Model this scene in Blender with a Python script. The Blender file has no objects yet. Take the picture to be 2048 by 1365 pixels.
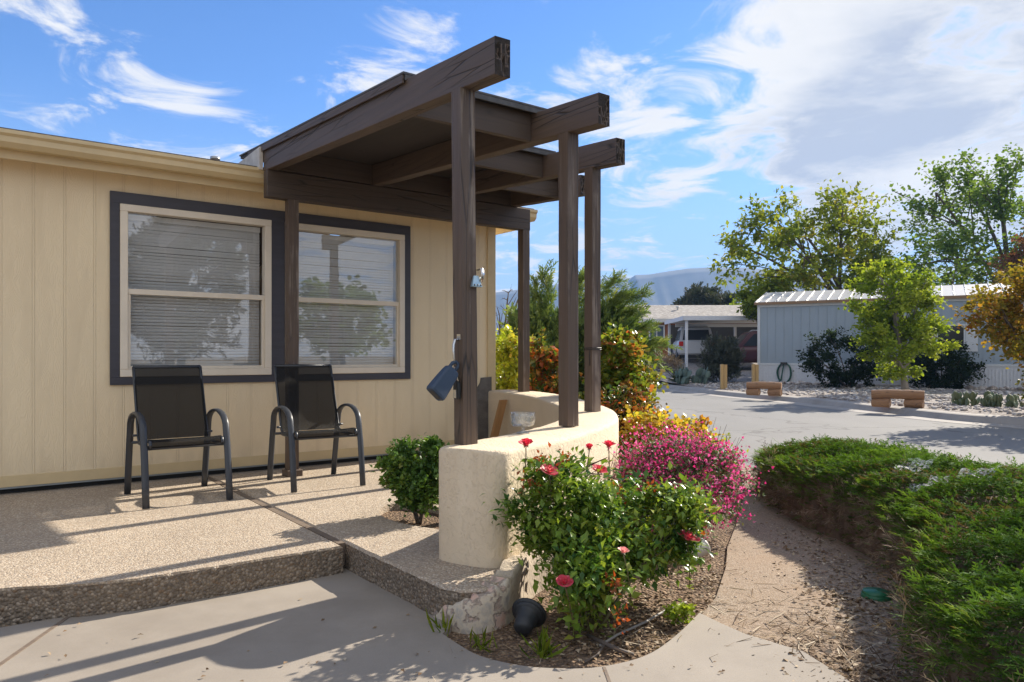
import bpy, bmesh, math, random
import numpy as np
from mathutils import Vector, Matrix
R = math.radians
random.seed(7)
SC = bpy.context.scene
COL = SC.collection

# ------------------------------------------------------------------ camera
CAMZ, FPX, HORIZ = 1.18, 1470.0, 712.0
cam = bpy.data.cameras.new('camera')
cam.sensor_width = 36.0
cam.lens = 36.0 * FPX / 2048
cam.shift_y = (HORIZ - 682.5) / 2048
cam.clip_start, cam.clip_end = 0.05, 6000
cam_o = bpy.data.objects.new('camera', cam)
cam_o.location = (0, 0, CAMZ)
cam_o.rotation_euler = (R(90), 0, 0)
COL.objects.link(cam_o)
SC.camera = cam_o

# ------------------------------------------------------------------ light
SUN_AZ, SUN_EL = R(47.5), R(31.0)
sun = bpy.data.lights.new('sun', 'SUN')
sun.energy, sun.angle, sun.color = 5.0, R(0.53), (1.0, 0.91, 0.77)
sun_o = bpy.data.objects.new('sun', sun)
sd = Vector((math.sin(SUN_AZ) * math.cos(SUN_EL), math.cos(SUN_AZ) * math.cos(SUN_EL), math.sin(SUN_EL)))
sun_o.rotation_euler = (-sd).to_track_quat('-Z', 'Y').to_euler()
sun_o.location = (8, 8, 12)
COL.objects.link(sun_o)
SC.view_settings.view_transform = 'Standard'
SC.view_settings.look = 'None'
SC.view_settings.gamma = 1.0
SC.view_settings.exposure = 1.08
SC.cycles.max_bounces = 10
SC.cycles.transparent_max_bounces = 24
SC.cycles.volume_bounces = 0
SC.cycles.caustics_reflective = False
SC.cycles.caustics_refractive = False
SC.cycles.use_denoising = True


# ------------------------------------------------------------------ node helper
class NT:
    def __init__(s, nt):
        s.nt = nt

    def n(s, t, **kw):
        x = s.nt.nodes.new(t)
        for k, v in kw.items():
            if k.startswith('i_'):
                k = k[2:]
                k = int(k) if k.isdigit() else k.replace('_', ' ')
                sock = x.inputs[k]
                if isinstance(v, bpy.types.NodeSocket):
                    s.nt.links.new(v, sock)
                else:
                    sock.default_value = v
            else:
                setattr(x, k, v)
        return x

    def math(s, op, a, b=None, c=None, clamp=False):
        x = s.nt.nodes.new('ShaderNodeMath')
        x.operation = op
        x.use_clamp = clamp
        for i, v in enumerate((a, b, c)):
            if v is None:
                continue
            if isinstance(v, bpy.types.NodeSocket):
                s.nt.links.new(v, x.inputs[i])
            else:
                x.inputs[i].default_value = v
        return x.outputs[0]

    def ramp(s, fac, stops, interp='LINEAR'):
        x = s.nt.nodes.new('ShaderNodeValToRGB')
        x.color_ramp.interpolation = interp
        el = x.color_ramp.elements
        while len(el) < len(stops):
            el.new(0.5)
        for e, (p, c) in zip(el, stops):
            e.position = p
            e.color = (c[0], c[1], c[2], 1) if not isinstance(c, (int, float)) else (c, c, c, 1)
        s.nt.links.new(fac, x.inputs[0])
        return x.outputs[0]

    def mix(s, fac, a, b, mode='MIX'):
        x = s.nt.nodes.new('ShaderNodeMix')
        x.data_type = 'RGBA'
        x.blend_type = mode
        for sock, v in ((x.inputs[0], fac), (x.inputs[6], a), (x.inputs[7], b)):
            if isinstance(v, bpy.types.NodeSocket):
                s.nt.links.new(v, sock)
            elif isinstance(v, (int, float)):
                sock.default_value = v
            else:
                sock.default_value = (v[0], v[1], v[2], 1)
        return x.outputs[2]

    def link(s, a, b):
        s.nt.links.new(a, b)


# ------------------------------------------------------------------ world: sky and clouds
def pxdir(px, py):
    return Vector(((px - 1024) / FPX, 1.0, (HORIZ - py) / FPX)).normalized()


world = bpy.data.worlds.new('World')
SC.world = world
world.use_nodes = True
W_ = NT(world.node_tree)
bg = world.node_tree.nodes['Background']
sky = W_.n('ShaderNodeTexSky', sky_type='NISHITA', sun_disc=False, sun_elevation=SUN_EL, sun_rotation=SUN_AZ,
           altitude=1500.0, air_density=1.0, dust_density=0.35, ozone_density=2.0)
SKY_STRENGTH = 0.103
hs = W_.n('ShaderNodeHueSaturation', i_Saturation=1.10, i_Value=0.90)
W_.link(W_.mix(1.0, sky.outputs[0], (.84, .92, 1.10), 'MULTIPLY'), hs.inputs['Color'])
tc = W_.n('ShaderNodeTexCoord')
sep = W_.n('ShaderNodeSeparateXYZ', i_0=tc.outputs['Generated'])
zc = W_.math('ADD', W_.math('MAXIMUM', sep.outputs[2], 0.0), 0.10)
cx = W_.math('DIVIDE', sep.outputs[0], zc)
cy = W_.math('DIVIDE', sep.outputs[1], zc)
cp = W_.n('ShaderNodeCombineXYZ', i_0=cx, i_1=cy)
n1 = W_.n('ShaderNodeTexNoise', i_Vector=cp.outputs[0], i_Scale=2.9, i_Detail=12.0, i_Roughness=0.63, i_Distortion=0.7)
n2 = W_.n('ShaderNodeTexNoise', i_Vector=cp.outputs[0], i_Scale=1.3, i_Detail=8.0, i_Roughness=0.6, i_Distortion=0.4)
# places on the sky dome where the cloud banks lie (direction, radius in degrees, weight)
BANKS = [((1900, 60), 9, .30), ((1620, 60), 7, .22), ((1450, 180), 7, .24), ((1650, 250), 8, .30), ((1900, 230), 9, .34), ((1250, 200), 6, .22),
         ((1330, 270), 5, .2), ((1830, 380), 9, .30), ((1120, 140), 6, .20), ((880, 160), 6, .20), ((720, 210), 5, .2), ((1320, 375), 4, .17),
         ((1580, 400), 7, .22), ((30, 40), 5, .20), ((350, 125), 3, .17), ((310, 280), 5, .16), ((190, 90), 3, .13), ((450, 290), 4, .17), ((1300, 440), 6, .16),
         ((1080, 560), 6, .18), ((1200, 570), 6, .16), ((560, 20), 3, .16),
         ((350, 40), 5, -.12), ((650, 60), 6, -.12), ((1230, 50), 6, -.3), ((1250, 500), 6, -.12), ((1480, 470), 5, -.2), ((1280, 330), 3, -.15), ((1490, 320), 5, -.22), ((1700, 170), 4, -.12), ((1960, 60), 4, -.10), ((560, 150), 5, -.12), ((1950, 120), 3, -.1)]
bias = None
dt = W_.n('ShaderNodeVectorMath', operation='DOT_PRODUCT', i_0=tc.outputs['Generated'], i_1=Vector((.2, -1, .55)).normalized())   # unseen cloud bank behind the camera, added as fill for the shaded wall
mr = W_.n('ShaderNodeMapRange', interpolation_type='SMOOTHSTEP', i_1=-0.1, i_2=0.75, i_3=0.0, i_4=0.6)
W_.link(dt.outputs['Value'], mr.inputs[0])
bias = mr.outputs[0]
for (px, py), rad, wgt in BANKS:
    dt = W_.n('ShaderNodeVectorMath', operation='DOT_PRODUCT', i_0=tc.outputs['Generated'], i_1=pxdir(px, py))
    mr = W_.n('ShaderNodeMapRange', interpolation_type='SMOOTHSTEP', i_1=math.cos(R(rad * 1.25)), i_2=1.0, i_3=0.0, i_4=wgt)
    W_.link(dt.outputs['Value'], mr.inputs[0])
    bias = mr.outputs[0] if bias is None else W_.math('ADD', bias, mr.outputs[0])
# elsewhere on the dome: scattered clouds
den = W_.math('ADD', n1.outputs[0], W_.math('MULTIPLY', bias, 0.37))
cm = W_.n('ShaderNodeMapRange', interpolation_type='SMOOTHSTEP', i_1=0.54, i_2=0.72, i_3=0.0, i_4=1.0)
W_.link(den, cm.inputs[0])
shade = W_.n('ShaderNodeMapRange', interpolation_type='SMOOTHSTEP', i_1=0.34, i_2=0.66, i_3=0.0, i_4=1.0)
W_.link(n2.outputs[0], shade.inputs[0])
greyw = None
for (px, py), rad in (((1950, 240), 9), ((1800, 380), 10), ((1600, 350), 6), ((1300, 440), 6), ((930, 180), 7)):
    dt = W_.n('ShaderNodeVectorMath', operation='DOT_PRODUCT', i_0=tc.outputs['Generated'], i_1=pxdir(px, py))
    mr = W_.n('ShaderNodeMapRange', interpolation_type='SMOOTHSTEP', i_1=math.cos(R(rad * 1.3)), i_2=1.0, i_3=0.0, i_4=0.75)
    W_.link(dt.outputs['Value'], mr.inputs[0])
    greyw = mr.outputs[0] if greyw is None else W_.math('ADD', greyw, mr.outputs[0])
thick = W_.n('ShaderNodeMapRange', interpolation_type='SMOOTHSTEP', i_1=0.62, i_2=0.86, i_3=0.25, i_4=1.0)
W_.link(den, thick.inputs[0])
shd = W_.math('MULTIPLY', W_.math('MULTIPLY', shade.outputs[0], thick.outputs[0]), W_.math('MINIMUM', W_.math('ADD', greyw, 0.3), 1.15), clamp=True)
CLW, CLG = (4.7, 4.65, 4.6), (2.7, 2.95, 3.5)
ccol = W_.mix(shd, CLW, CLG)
hzn = W_.n('ShaderNodeMapRange', interpolation_type='SMOOTHSTEP', i_1=-.02, i_2=.34, i_3=.9, i_4=0.0)
W_.link(sep.outputs[2], hzn.inputs[0])
skyb = W_.mix(hzn.outputs[0], hs.outputs[0], (2.2, 2.78, 3.75))
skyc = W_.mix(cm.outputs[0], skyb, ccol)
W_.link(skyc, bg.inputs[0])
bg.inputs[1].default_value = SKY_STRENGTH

# ------------------------------------------------------------------ frames and pixel-to-ground conversion
HO = Vector((-3.20, 5.87, 0.0))          # foot of the house wall at the left window
HD, HN = Vector((.8, .6, 0)), Vector((.6, -.8, 0))
HROT = math.atan2(.6, .8)


def W(s, u, z=0.0):
    """house frame: s along the wall, u out from the wall, z up"""
    return HO + HD * s + HN * u + Vector((0, 0, z))


def G(px, py, z=0.0):
    """the point at height z seen at this place of the photograph"""
    y = (CAMZ - z) * FPX / (py - HORIZ)
    return Vector(((px - 1024) / FPX * y, y, z))


def D(px, py, y):
    """the point at distance y seen at this place of the photograph"""
    return Vector(((px - 1024) / FPX * y, y, CAMZ + (HORIZ - py) / FPX * y))


def smooth(a, b, x):
    t = min(1, max(0, (x - a) / (b - a)))
    return t * t * (3 - 2 * t)


# ------------------------------------------------------------------ materials
MATS = {}


def pbr(name, col, rough=0.6, **kw):
    m = bpy.data.materials.new(name)
    m.use_nodes = True
    t = NT(m.node_tree)
    p = m.node_tree.nodes['Principled BSDF']
    p.inputs['Base Color'].default_value = (*col[:3], 1)
    p.inputs['Roughness'].default_value = rough
    for k, v in kw.items():
        p.inputs[k.replace('_', ' ')].default_value = v
    return m, t, p


def co(t, scale=(1, 1, 1), which='Object', rot=(0, 0, 0)):
    c = t.n('ShaderNodeTexCoord')
    mp = t.n('ShaderNodeMapping', i_Vector=c.outputs[which])
    mp.inputs['Scale'].default_value = scale
    mp.inputs['Rotation'].default_value = rot
    return mp.outputs[0]


def bump(t, p, h, strength=0.3, dist=0.01, prev=None):
    b = t.n('ShaderNodeBump', i_Strength=strength, i_Distance=dist, i_Height=h)
    if prev is not None:
        t.link(prev, b.inputs['Normal'])
    t.link(b.outputs[0], p.inputs['Normal'])
    return b.outputs[0]


def mottled(name, c1, c2, scale=8, rough=0.7, bstr=0.25, bdist=0.004, detail=8, sc3=(1, 1, 1), bscale=None, **kw):
    """a surface whose colour wanders between two shades, with fine relief"""
    if name in MATS:
        return MATS[name]
    m, t, p = pbr(name, c1, rough, **kw)
    v = co(t, sc3)
    n = t.n('ShaderNodeTexNoise', i_Vector=v, i_Scale=scale, i_Detail=detail, i_Roughness=0.62)
    f = t.ramp(n.outputs[0], [(.32, 0.0), (.68, 1.0)])
    t.link(t.mix(f, c1, c2), p.inputs['Base Color'])
    if bstr:
        n2_ = t.n('ShaderNodeTexNoise', i_Vector=v, i_Scale=bscale or scale * 6, i_Detail=6.0, i_Roughness=0.65)
        bump(t, p, n2_.outputs[0], bstr, bdist)
    MATS[name] = m
    return m


def wood(name, c1, c2, axis=2, fine=40, rough=0.75, crack=0.0, bare=None):
    """painted or bare timber with grain along one axis, cracks and worn streaks"""
    m, t, p = pbr(name, c1, rough)
    s3 = [1.0, 1.0, 1.0]
    s3[axis] = 0.045
    v = co(t, s3)
    n = t.n('ShaderNodeTexNoise', i_Vector=v, i_Scale=fine, i_Detail=8.0, i_Roughness=0.65, i_Distortion=0.3)
    big = t.n('ShaderNodeTexNoise', i_Vector=co(t), i_Scale=2.3, i_Detail=5.0)
    c = t.mix(t.ramp(n.outputs[0], [(.3, 0.0), (.7, 1.0)]), c1, c2)
    c = t.mix(t.math('MULTIPLY', t.ramp(big.outputs[0], [(.35, 0.0), (.7, 1.0)]), .35), c, tuple(x * .72 for x in c1))
    h = n.outputs[0]
    if crack:
        s4 = [1.0, 1.0, 1.0]
        s4[axis] = 0.06
        v4 = co(t, s4)
        w = t.n('ShaderNodeTexVoronoi', feature='DISTANCE_TO_EDGE', i_Vector=v4, i_Scale=20.0, i_Randomness=1.0)
        k = t.ramp(w.outputs['Distance'], [(0.0, 1.0), (0.05, 0.0)])
        gate = t.n('ShaderNodeTexNoise', i_Vector=v4, i_Scale=7.0, i_Detail=3.0)
        k = t.math('MULTIPLY', k, t.ramp(gate.outputs[0], [(.45, 0.0), (.56, 1.0)]))
        k = t.math('MULTIPLY', k, crack, clamp=True)
        c = t.mix(k, c, (.012, .010, .009))
        h = t.math('SUBTRACT', h, t.math('MULTIPLY', k, 1.6))
    if bare is not None:
        g2 = t.n('ShaderNodeTexNoise', i_Vector=v, i_Scale=16.0, i_Detail=6.0, i_Roughness=.7)
        g3 = t.n('ShaderNodeTexNoise', i_Vector=co(t), i_Scale=3.2, i_Detail=4.0)
        nz_ = t.n('ShaderNodeSeparateXYZ', i_0=t.n('ShaderNodeTexCoord').outputs['Normal'])
        wz_ = t.n('ShaderNodeMapRange', i_0=t.math('MULTIPLY', nz_.outputs[1], -1.0), i_1=.2, i_2=.8, i_3=.25, i_4=1.0)   # the outer faces take the weather
        k2 = t.math('MULTIPLY', t.math('MULTIPLY', t.ramp(g2.outputs[0], [(.50, 0.0), (.58, 1.0)]), t.ramp(g3.outputs[0], [(.38, 0.0), (.50, 1.0)])), wz_.outputs[0])
        c = t.mix(t.math('MULTIPLY', k2, .85), c, bare)
        h = t.math('SUBTRACT', h, t.math('MULTIPLY', k2, .8))
    t.link(c, p.inputs['Base Color'])
    bump(t, p, h, 0.55, 0.006)
    MATS[name] = m
    return m


def leafmat(name, stops, trans=0.45, rough=0.45, spec=0.5, tint=(1.15, 1.1, .55)):
    """leaves: each takes its own colour from the 'rnd' value of its leaf, thin enough to let sunlight through"""
    m = bpy.data.materials.new(name)
    m.use_nodes = True
    t = NT(m.node_tree)
    p = m.node_tree.nodes['Principled BSDF']
    a = t.n('ShaderNodeAttribute', attribute_name='rnd')
    c = t.ramp(a.outputs['Fac'], stops)
    t.link(c, p.inputs['Base Color'])
    p.inputs['Roughness'].default_value = rough
    p.inputs['Specular IOR Level'].default_value = spec
    tr = t.n('ShaderNodeBsdfTranslucent')
    t.link(t.mix(1.0, c, tint, 'MULTIPLY'), tr.inputs[0])
    mx = t.n('ShaderNodeMixShader', i_0=trans)
    t.link(p.outputs[0], mx.inputs[1])
    t.link(tr.outputs[0], mx.inputs[2])
    t.link(mx.outputs[0], m.node_tree.nodes['Material Output'].inputs[0])
    MATS[name] = m
    return m


def plain(name, col, rough=0.5, vary=0.15, scale=14, **kw):
    c2 = tuple(x * (1 - vary) for x in col)
    return mottled(name, col, c2, scale, rough, 0.12, 0.002, **kw)


# ------------------------------------------------------------------ object helpers
def tag(o, label=None, cat=None, group=None, kind=None):
    if label:
        o['label'] = label
    if cat:
        o['category'] = cat
    if group:
        o['group'] = group
    if kind:
        o['kind'] = kind
    return o


def thing(name, label, cat, loc=(0, 0, 0), rz=0.0, group=None, kind=None):
    o = bpy.data.objects.new(name, None)
    o.empty_display_size = 0.1
    o.location = loc
    o.rotation_euler = (0, 0, rz)
    COL.objects.link(o)
    o['_m'] = 0
    del o['_m']
    return tag(o, label, cat, group, kind)


def mw(o):
    m = Matrix.LocRotScale(o.location, o.rotation_euler, None)
    return mw(o.parent) @ m if o.parent else m


def copy_tree(o, parent=None):
    c = o.copy()
    COL.objects.link(c)
    c.parent = parent
    for ch in [x for x in bpy.data.objects if x.parent == o]:
        copy_tree(ch, c)
    return c


class MB:
    """collects faces in world coordinates and links them as ONE mesh object"""
    def __init__(s):
        s.v, s.f, s.mi, s.sm = [], [], [], []

    def add(s, verts, faces, mi=0, smooth=False):
        b = len(s.v)
        s.v += [Vector(v) for v in verts]
        for f in faces:
            s.f.append([i + b for i in f])
            s.mi.append(mi)
            s.sm.append(smooth)
        return s

    def hexa(s, p, mi=0):
        """8 corners: bottom ring 0-3, top ring 4-7"""
        return s.add(p, [(3, 2, 1, 0), (4, 5, 6, 7), (0, 1, 5, 4), (1, 2, 6, 5), (2, 3, 7, 6), (3, 0, 4, 7)], mi)

    def box(s, lo, hi, mi=0, M=None):
        (x0, y0, z0), (x1, y1, z1) = lo, hi
        p = [Vector(q) for q in ((x0, y0, z0), (x1, y0, z0), (x1, y1, z0), (x0, y1, z0), (x0, y0, z1), (x1, y0, z1), (x1, y1, z1), (x0, y1, z1))]
        if M is not None:
            p = [M @ q for q in p]
        return s.hexa(p, mi)

    def hbox(s, s0, s1, u0, u1, z0, z1, mi=0):
        """box in the house frame"""
        return s.hexa([W(s0, u1, z0), W(s1, u1, z0), W(s1, u0, z0), W(s0, u0, z0), W(s0, u1, z1), W(s1, u1, z1), W(s1, u0, z1), W(s0, u0, z1)], mi)

    def prism(s, poly, z0, z1, mi=0):
        n = len(poly)
        a = [Vector((p[0], p[1], z0)) for p in poly]
        b = [Vector((p[0], p[1], z1)) for p in poly]
        area = sum(poly[i][0] * poly[(i + 1) % n][1] - poly[(i + 1) % n][0] * poly[i][1] for i in range(n))
        if area < 0:
            a.reverse(); b.reverse()
        return s.add(a + b, [list(range(n - 1, -1, -1)), list(range(n, 2 * n))] + [(i, (i + 1) % n, n + (i + 1) % n, n + i) for i in range(n)], mi)

    def tube(s, pts, rad, n=8, mi=0, flat=None, cap=True, smooth=True):
        pts = [Vector(p) for p in pts]
        rad = [rad] * len(pts) if isinstance(rad, (int, float)) else rad
        up = None
        V, F = [], []
        for i, p in enumerate(pts):
            t = (pts[min(i + 1, len(pts) - 1)] - pts[max(i - 1, 0)])
            t = t.normalized() if t.length > 1e-9 else Vector((0, 0, 1))
            if up is None:
                up = Vector(flat[0]) if flat else (Vector((0, 0, 1)) if abs(t.z) < .9 else Vector((1, 0, 0)))
            a = up - t * up.dot(t)
            a = a.normalized() if a.length > 1e-6 else t.orthogonal().normalized()
            if not flat:
                up = a
            b = t.cross(a)
            for k in range(n):
                an = 2 * math.pi * (k + .5) / n
                ra, rb = (rad[i], rad[i]) if not flat else (flat[1], flat[2])
                V.append(p + a * math.cos(an) * ra + b * math.sin(an) * rb)
        for i in range(len(pts) - 1):
            for k in range(n):
                F.append((i * n + k, i * n + (k + 1) % n, (i + 1) * n + (k + 1) % n, (i + 1) * n + k))
        if cap:
            F.append(list(range(n - 1, -1, -1)))
            F.append([(len(pts) - 1) * n + k for k in range(n)])
        return s.add(V, F, mi, smooth)

    def lathe(s, prof, M, n=20, mi=0, smooth=True):
        V, F = [], []
        for r, z in prof:
            for k in range(n):
                a = 2 * math.pi * k / n
                V.append(M @ Vector((r * math.cos(a), r * math.sin(a), z)))
        for i in range(len(prof) - 1):
            for k in range(n):
                F.append((i * n + k, i * n + (k + 1) % n, (i + 1) * n + (k + 1) % n, (i + 1) * n + k))
        return s.add(V, F, mi, smooth)

    def build(s, name, mats, parent=None, bevel=0.0, segs=1, label=None, fix=False):
        me = bpy.data.meshes.new(name)
        v = s.v
        if parent is not None:
            inv = mw(parent).inverted()
            v = [inv @ q for q in v]
        me.from_pydata([tuple(q) for q in v], [], s.f)
        if not isinstance(mats, (list, tuple)):
            mats = [mats]
        for m in mats:
            me.materials.append(m)
        me.polygons.foreach_set('material_index', s.mi)
        me.polygons.foreach_set('use_smooth', s.sm)
        me.update()
        if fix:
            bm = bmesh.new()
            bm.from_mesh(me)
            bmesh.ops.recalc_face_normals(bm, faces=bm.faces)
            bm.to_mesh(me)
            bm.free()
        if bevel:
            bm = bmesh.new()
            bm.from_mesh(me)
            es = [e for e in bm.edges if len(e.link_faces) == 2 and e.calc_face_angle(0) > .5]
            bmesh.ops.bevel(bm, geom=es, offset=bevel, segments=segs, affect='EDGES', clamp_overlap=True)
            bm.to_mesh(me)
            bm.free()
        o = bpy.data.objects.new(name, me)
        COL.objects.link(o)
        o.parent = parent
        if label:
            o['label'] = label
        return o


def np_mesh(name, V, F, mat, parent=None, rnd=None, smooth=False):
    """V (n,3) in world coordinates, F list of arrays of equal-sided faces, rnd one value per vertex"""
    V = np.asarray(V, dtype=np.float64)
    if parent is not None:
        inv = np.array(mw(parent).inverted())
        V = V @ inv[:3, :3].T + inv[:3, 3]
    me = bpy.data.meshes.new(name)
    F = [f for f in F if len(f)]
    nf = sum(len(f) for f in F)
    nl = sum(f.size for f in F)
    me.vertices.add(len(V))
    me.vertices.foreach_set('co', V.astype(np.float32).ravel())
    me.loops.add(nl)
    me.loops.foreach_set('vertex_index', np.concatenate([f.ravel() for f in F]).astype(np.int32))
    me.polygons.add(nf)
    tot = np.concatenate([np.full(len(f), f.shape[1]) for f in F])
    me.polygons.foreach_set('loop_start', (np.cumsum(tot) - tot).astype(np.int32))
    if smooth:
        me.polygons.foreach_set('use_smooth', np.ones(nf, dtype=bool))
    if rnd is not None:
        at = me.attributes.new('rnd', 'FLOAT', 'POINT')
        at.data.foreach_set('value', np.asarray(rnd, dtype=np.float32))
    me.materials.append(mat)
    me.update(calc_edges=True)
    o = bpy.data.objects.new(name, me)
    COL.objects.link(o)
    o.parent = parent
    return o


def unit(a):
    return a / np.maximum(np.linalg.norm(a, axis=-1, keepdims=True), 1e-9)


# leaf outlines: x across, y along, z off the blade
def T_leaf(w=.32, fold=.10, droop=.12):
    v = np.array([(0, 0, 0), (w, .42, fold), (0, .5, 0), (-w, .42, fold), (0, 1, -droop)], float)
    return v, np.array([(0, 1, 2), (0, 2, 3), (1, 4, 2), (3, 2, 4)])


def T_round(w=.45):
    v = np.array([(0, 0, 0), (w, .35, .08), (w * .75, .8, .03), (0, 1, -.08), (-w * .75, .8, .03), (-w, .35, .08), (0, .5, 0)], float)
    return v, np.array([(0, 1, 6), (1, 2, 6), (2, 3, 6), (3, 4, 6), (4, 5, 6), (5, 0, 6)])


def T_spray(nb=7, seed=1, w=.05, curl=.18):
    """a feathery conifer spray: an axis with side twigs, each a thin blade"""
    r = random.Random(seed)
    V, F = [], []

    def blade(p, q, wid):
        p, q = Vector(p), Vector(q)
        d = (q - p).normalized()
        sx = d.cross(Vector((0, 0, 1)))
        sx = sx.normalized() if sx.length > .01 else Vector((1, 0, 0))
        b = len(V)
        m = p.lerp(q, .4)
        V.extend([p, m + sx * wid, q, m - sx * wid + Vector((0, 0, wid * .7))])
        F.append((b, b + 1, b + 2))
        F.append((b, b + 2, b + 3))
    ax = lambda t: Vector((.05 * math.sin(t * 5), t, curl * t * t))
    blade(ax(0), ax(.55), w)
    blade(ax(.5), ax(1), w)
    for i in range(nb):
        t = .12 + .8 * i / nb
        sd_ = 1 if i % 2 else -1
        ln = (.42 - .26 * t) * r.uniform(.8, 1.25)
        an = R(r.uniform(28, 48))
        p = ax(t)
        q = p + Vector((sd_ * math.sin(an) * ln, math.cos(an) * ln, r.uniform(-.03, .14)))
        blade(p, q, w * .9)
    return np.array([tuple(v) for v in V]), np.array(F)


def scatter(T, P, Dr, Nn, S, rng, rlo=0., rhi=1., rnd=None):
    """copies of an outline at P, growing along Dr, facing Nn"""
    tv, tf = T
    P, Dr, Nn = np.asarray(P), unit(np.asarray(Dr)), np.asarray(Nn)
    X = unit(np.cross(Dr, Nn) + 1e-5)
    Z = np.cross(X, Dr)
    S = np.broadcast_to(np.asarray(S), (len(P),))[:, None, None]
    V = P[:, None, :] + S * (tv[None, :, 0:1] * X[:, None, :] + tv[None, :, 1:2] * Dr[:, None, :] + tv[None, :, 2:3] * Z[:, None, :])
    n, k = len(P), len(tv)
    F = (np.arange(n) * k)[:, None, None] + tf[None]
    r = rng.uniform(rlo, rhi, n) if rnd is None else rnd
    return V.reshape(-1, 3), F.reshape(-1, tf.shape[1]), np.repeat(r, k)


def join(parts):
    V, F, Rn, b = [], [], [], 0
    for v, f, r in parts:
        V.append(v); F.append(f + b); Rn.append(r); b += len(v)
    return np.concatenate(V), F, np.concatenate(Rn)


def rand_dir(rng, n):
    return unit(rng.normal(size=(n, 3)))


def bez(a, b, c, n):
    return [a * (1 - t) ** 2 + b * 2 * t * (1 - t) + c * t * t for t in [i / n for i in range(n + 1)]]


def crown_targets(rng, n, centre, rad, shell=.55, flatten_bottom=.0, jag=.25):
    d = rand_dir(rng, n)
    if flatten_bottom:
        d[:, 2] = np.where(d[:, 2] < 0, d[:, 2] * (1 - flatten_bottom), d[:, 2])
    rr = rng.uniform(shell ** 3, 1, n) ** (1 / 3)
    # uneven outline: lobes
    k = rand_dir(rng, 9)
    lob = np.max(d @ k.T, axis=1)
    rr = rr * (1 - jag + jag * 2 * np.clip(lob - .55, 0, .5))
    return np.asarray(centre) + d * rr[:, None] * np.asarray(rad)


def branches(rng, base, targets, trunk_r, nlimb=6, nsub=4, fork=.35, bow=.25, multi=False, sides=6):
    """limbs that reach every target from the base: trunk > limbs > boughs > twigs"""
    mb = MB()
    base = Vector(base)
    C = Vector(targets.mean(axis=0))
    top = base.lerp(C, 1.15)
    trunk = bez(base, base + Vector((rng.uniform(-.08, .08), rng.uniform(-.08, .08), .5)) * (top - base).length, top, 8)
    if not multi:
        mb.tube(trunk, [trunk_r * (1.25 if i == 0 else 1) * (1 - .72 * i / 8) for i in range(9)], 8)
    seeds = targets[rng.choice(len(targets), min(nlimb, len(targets)), replace=False)]
    for _ in range(4):
        lab = np.argmin(((targets[:, None] - seeds[None]) ** 2).sum(-1), 1)
        seeds = np.array([targets[lab == i].mean(0) if (lab == i).any() else seeds[i] for i in range(len(seeds))])
    tips = []
    for i in range(len(seeds)):
        tt = targets[lab == i]
        if not len(tt):
            continue
        c = Vector(seeds[i])
        if multi:
            st = base + Vector((rng.uniform(-1, 1), rng.uniform(-1, 1), 0)) * trunk_r * 2
        else:
            k = min(7, max(1, int(8 * (fork + (1 - fork) * rng.uniform(0, .75) * (.4 + .6 * (c.z - base.z) / max(.1, top.z - base.z))))))
            st = trunk[k]
        lr = trunk_r * (.5 if not multi else .8)
        mid = st.lerp(c, .45) + Vector((0, 0, bow * (c - st).length * .45))
        limb = bez(st, mid, c, 6)
        mb.tube(limb, [lr * (1 - .62 * j / 6) for j in range(7)], sides)
        ns = min(nsub, len(tt))
        ss = tt[rng.choice(len(tt), ns, replace=False)]
        l2 = np.argmin(((tt[:, None] - ss[None]) ** 2).sum(-1), 1)
        for j in range(ns):
            t2 = tt[l2 == j]
            c2 = Vector(t2.mean(0))
            s2 = limb[rng.integers(3, 7)]
            b2 = bez(s2, s2.lerp(c2, .5) + Vector((0, 0, bow * .3 * (c2 - s2).length)), c2, 4)
            mb.tube(b2, [lr * .36 * (1 - .6 * q / 4) for q in range(5)], 5, cap=False)
            for q in t2:
                q = Vector(q)
                s3 = b2[rng.integers(2, 5)]
                mb.tube([s3, s3.lerp(q, .5) + Vector(rng.normal(0, .04, 3)) * (q - s3).length, q], [lr * .14, lr * .10, lr * .05], 3, cap=False)
                tips.append(((q - s3).normalized(), q, s3))
    return mb, tips


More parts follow.
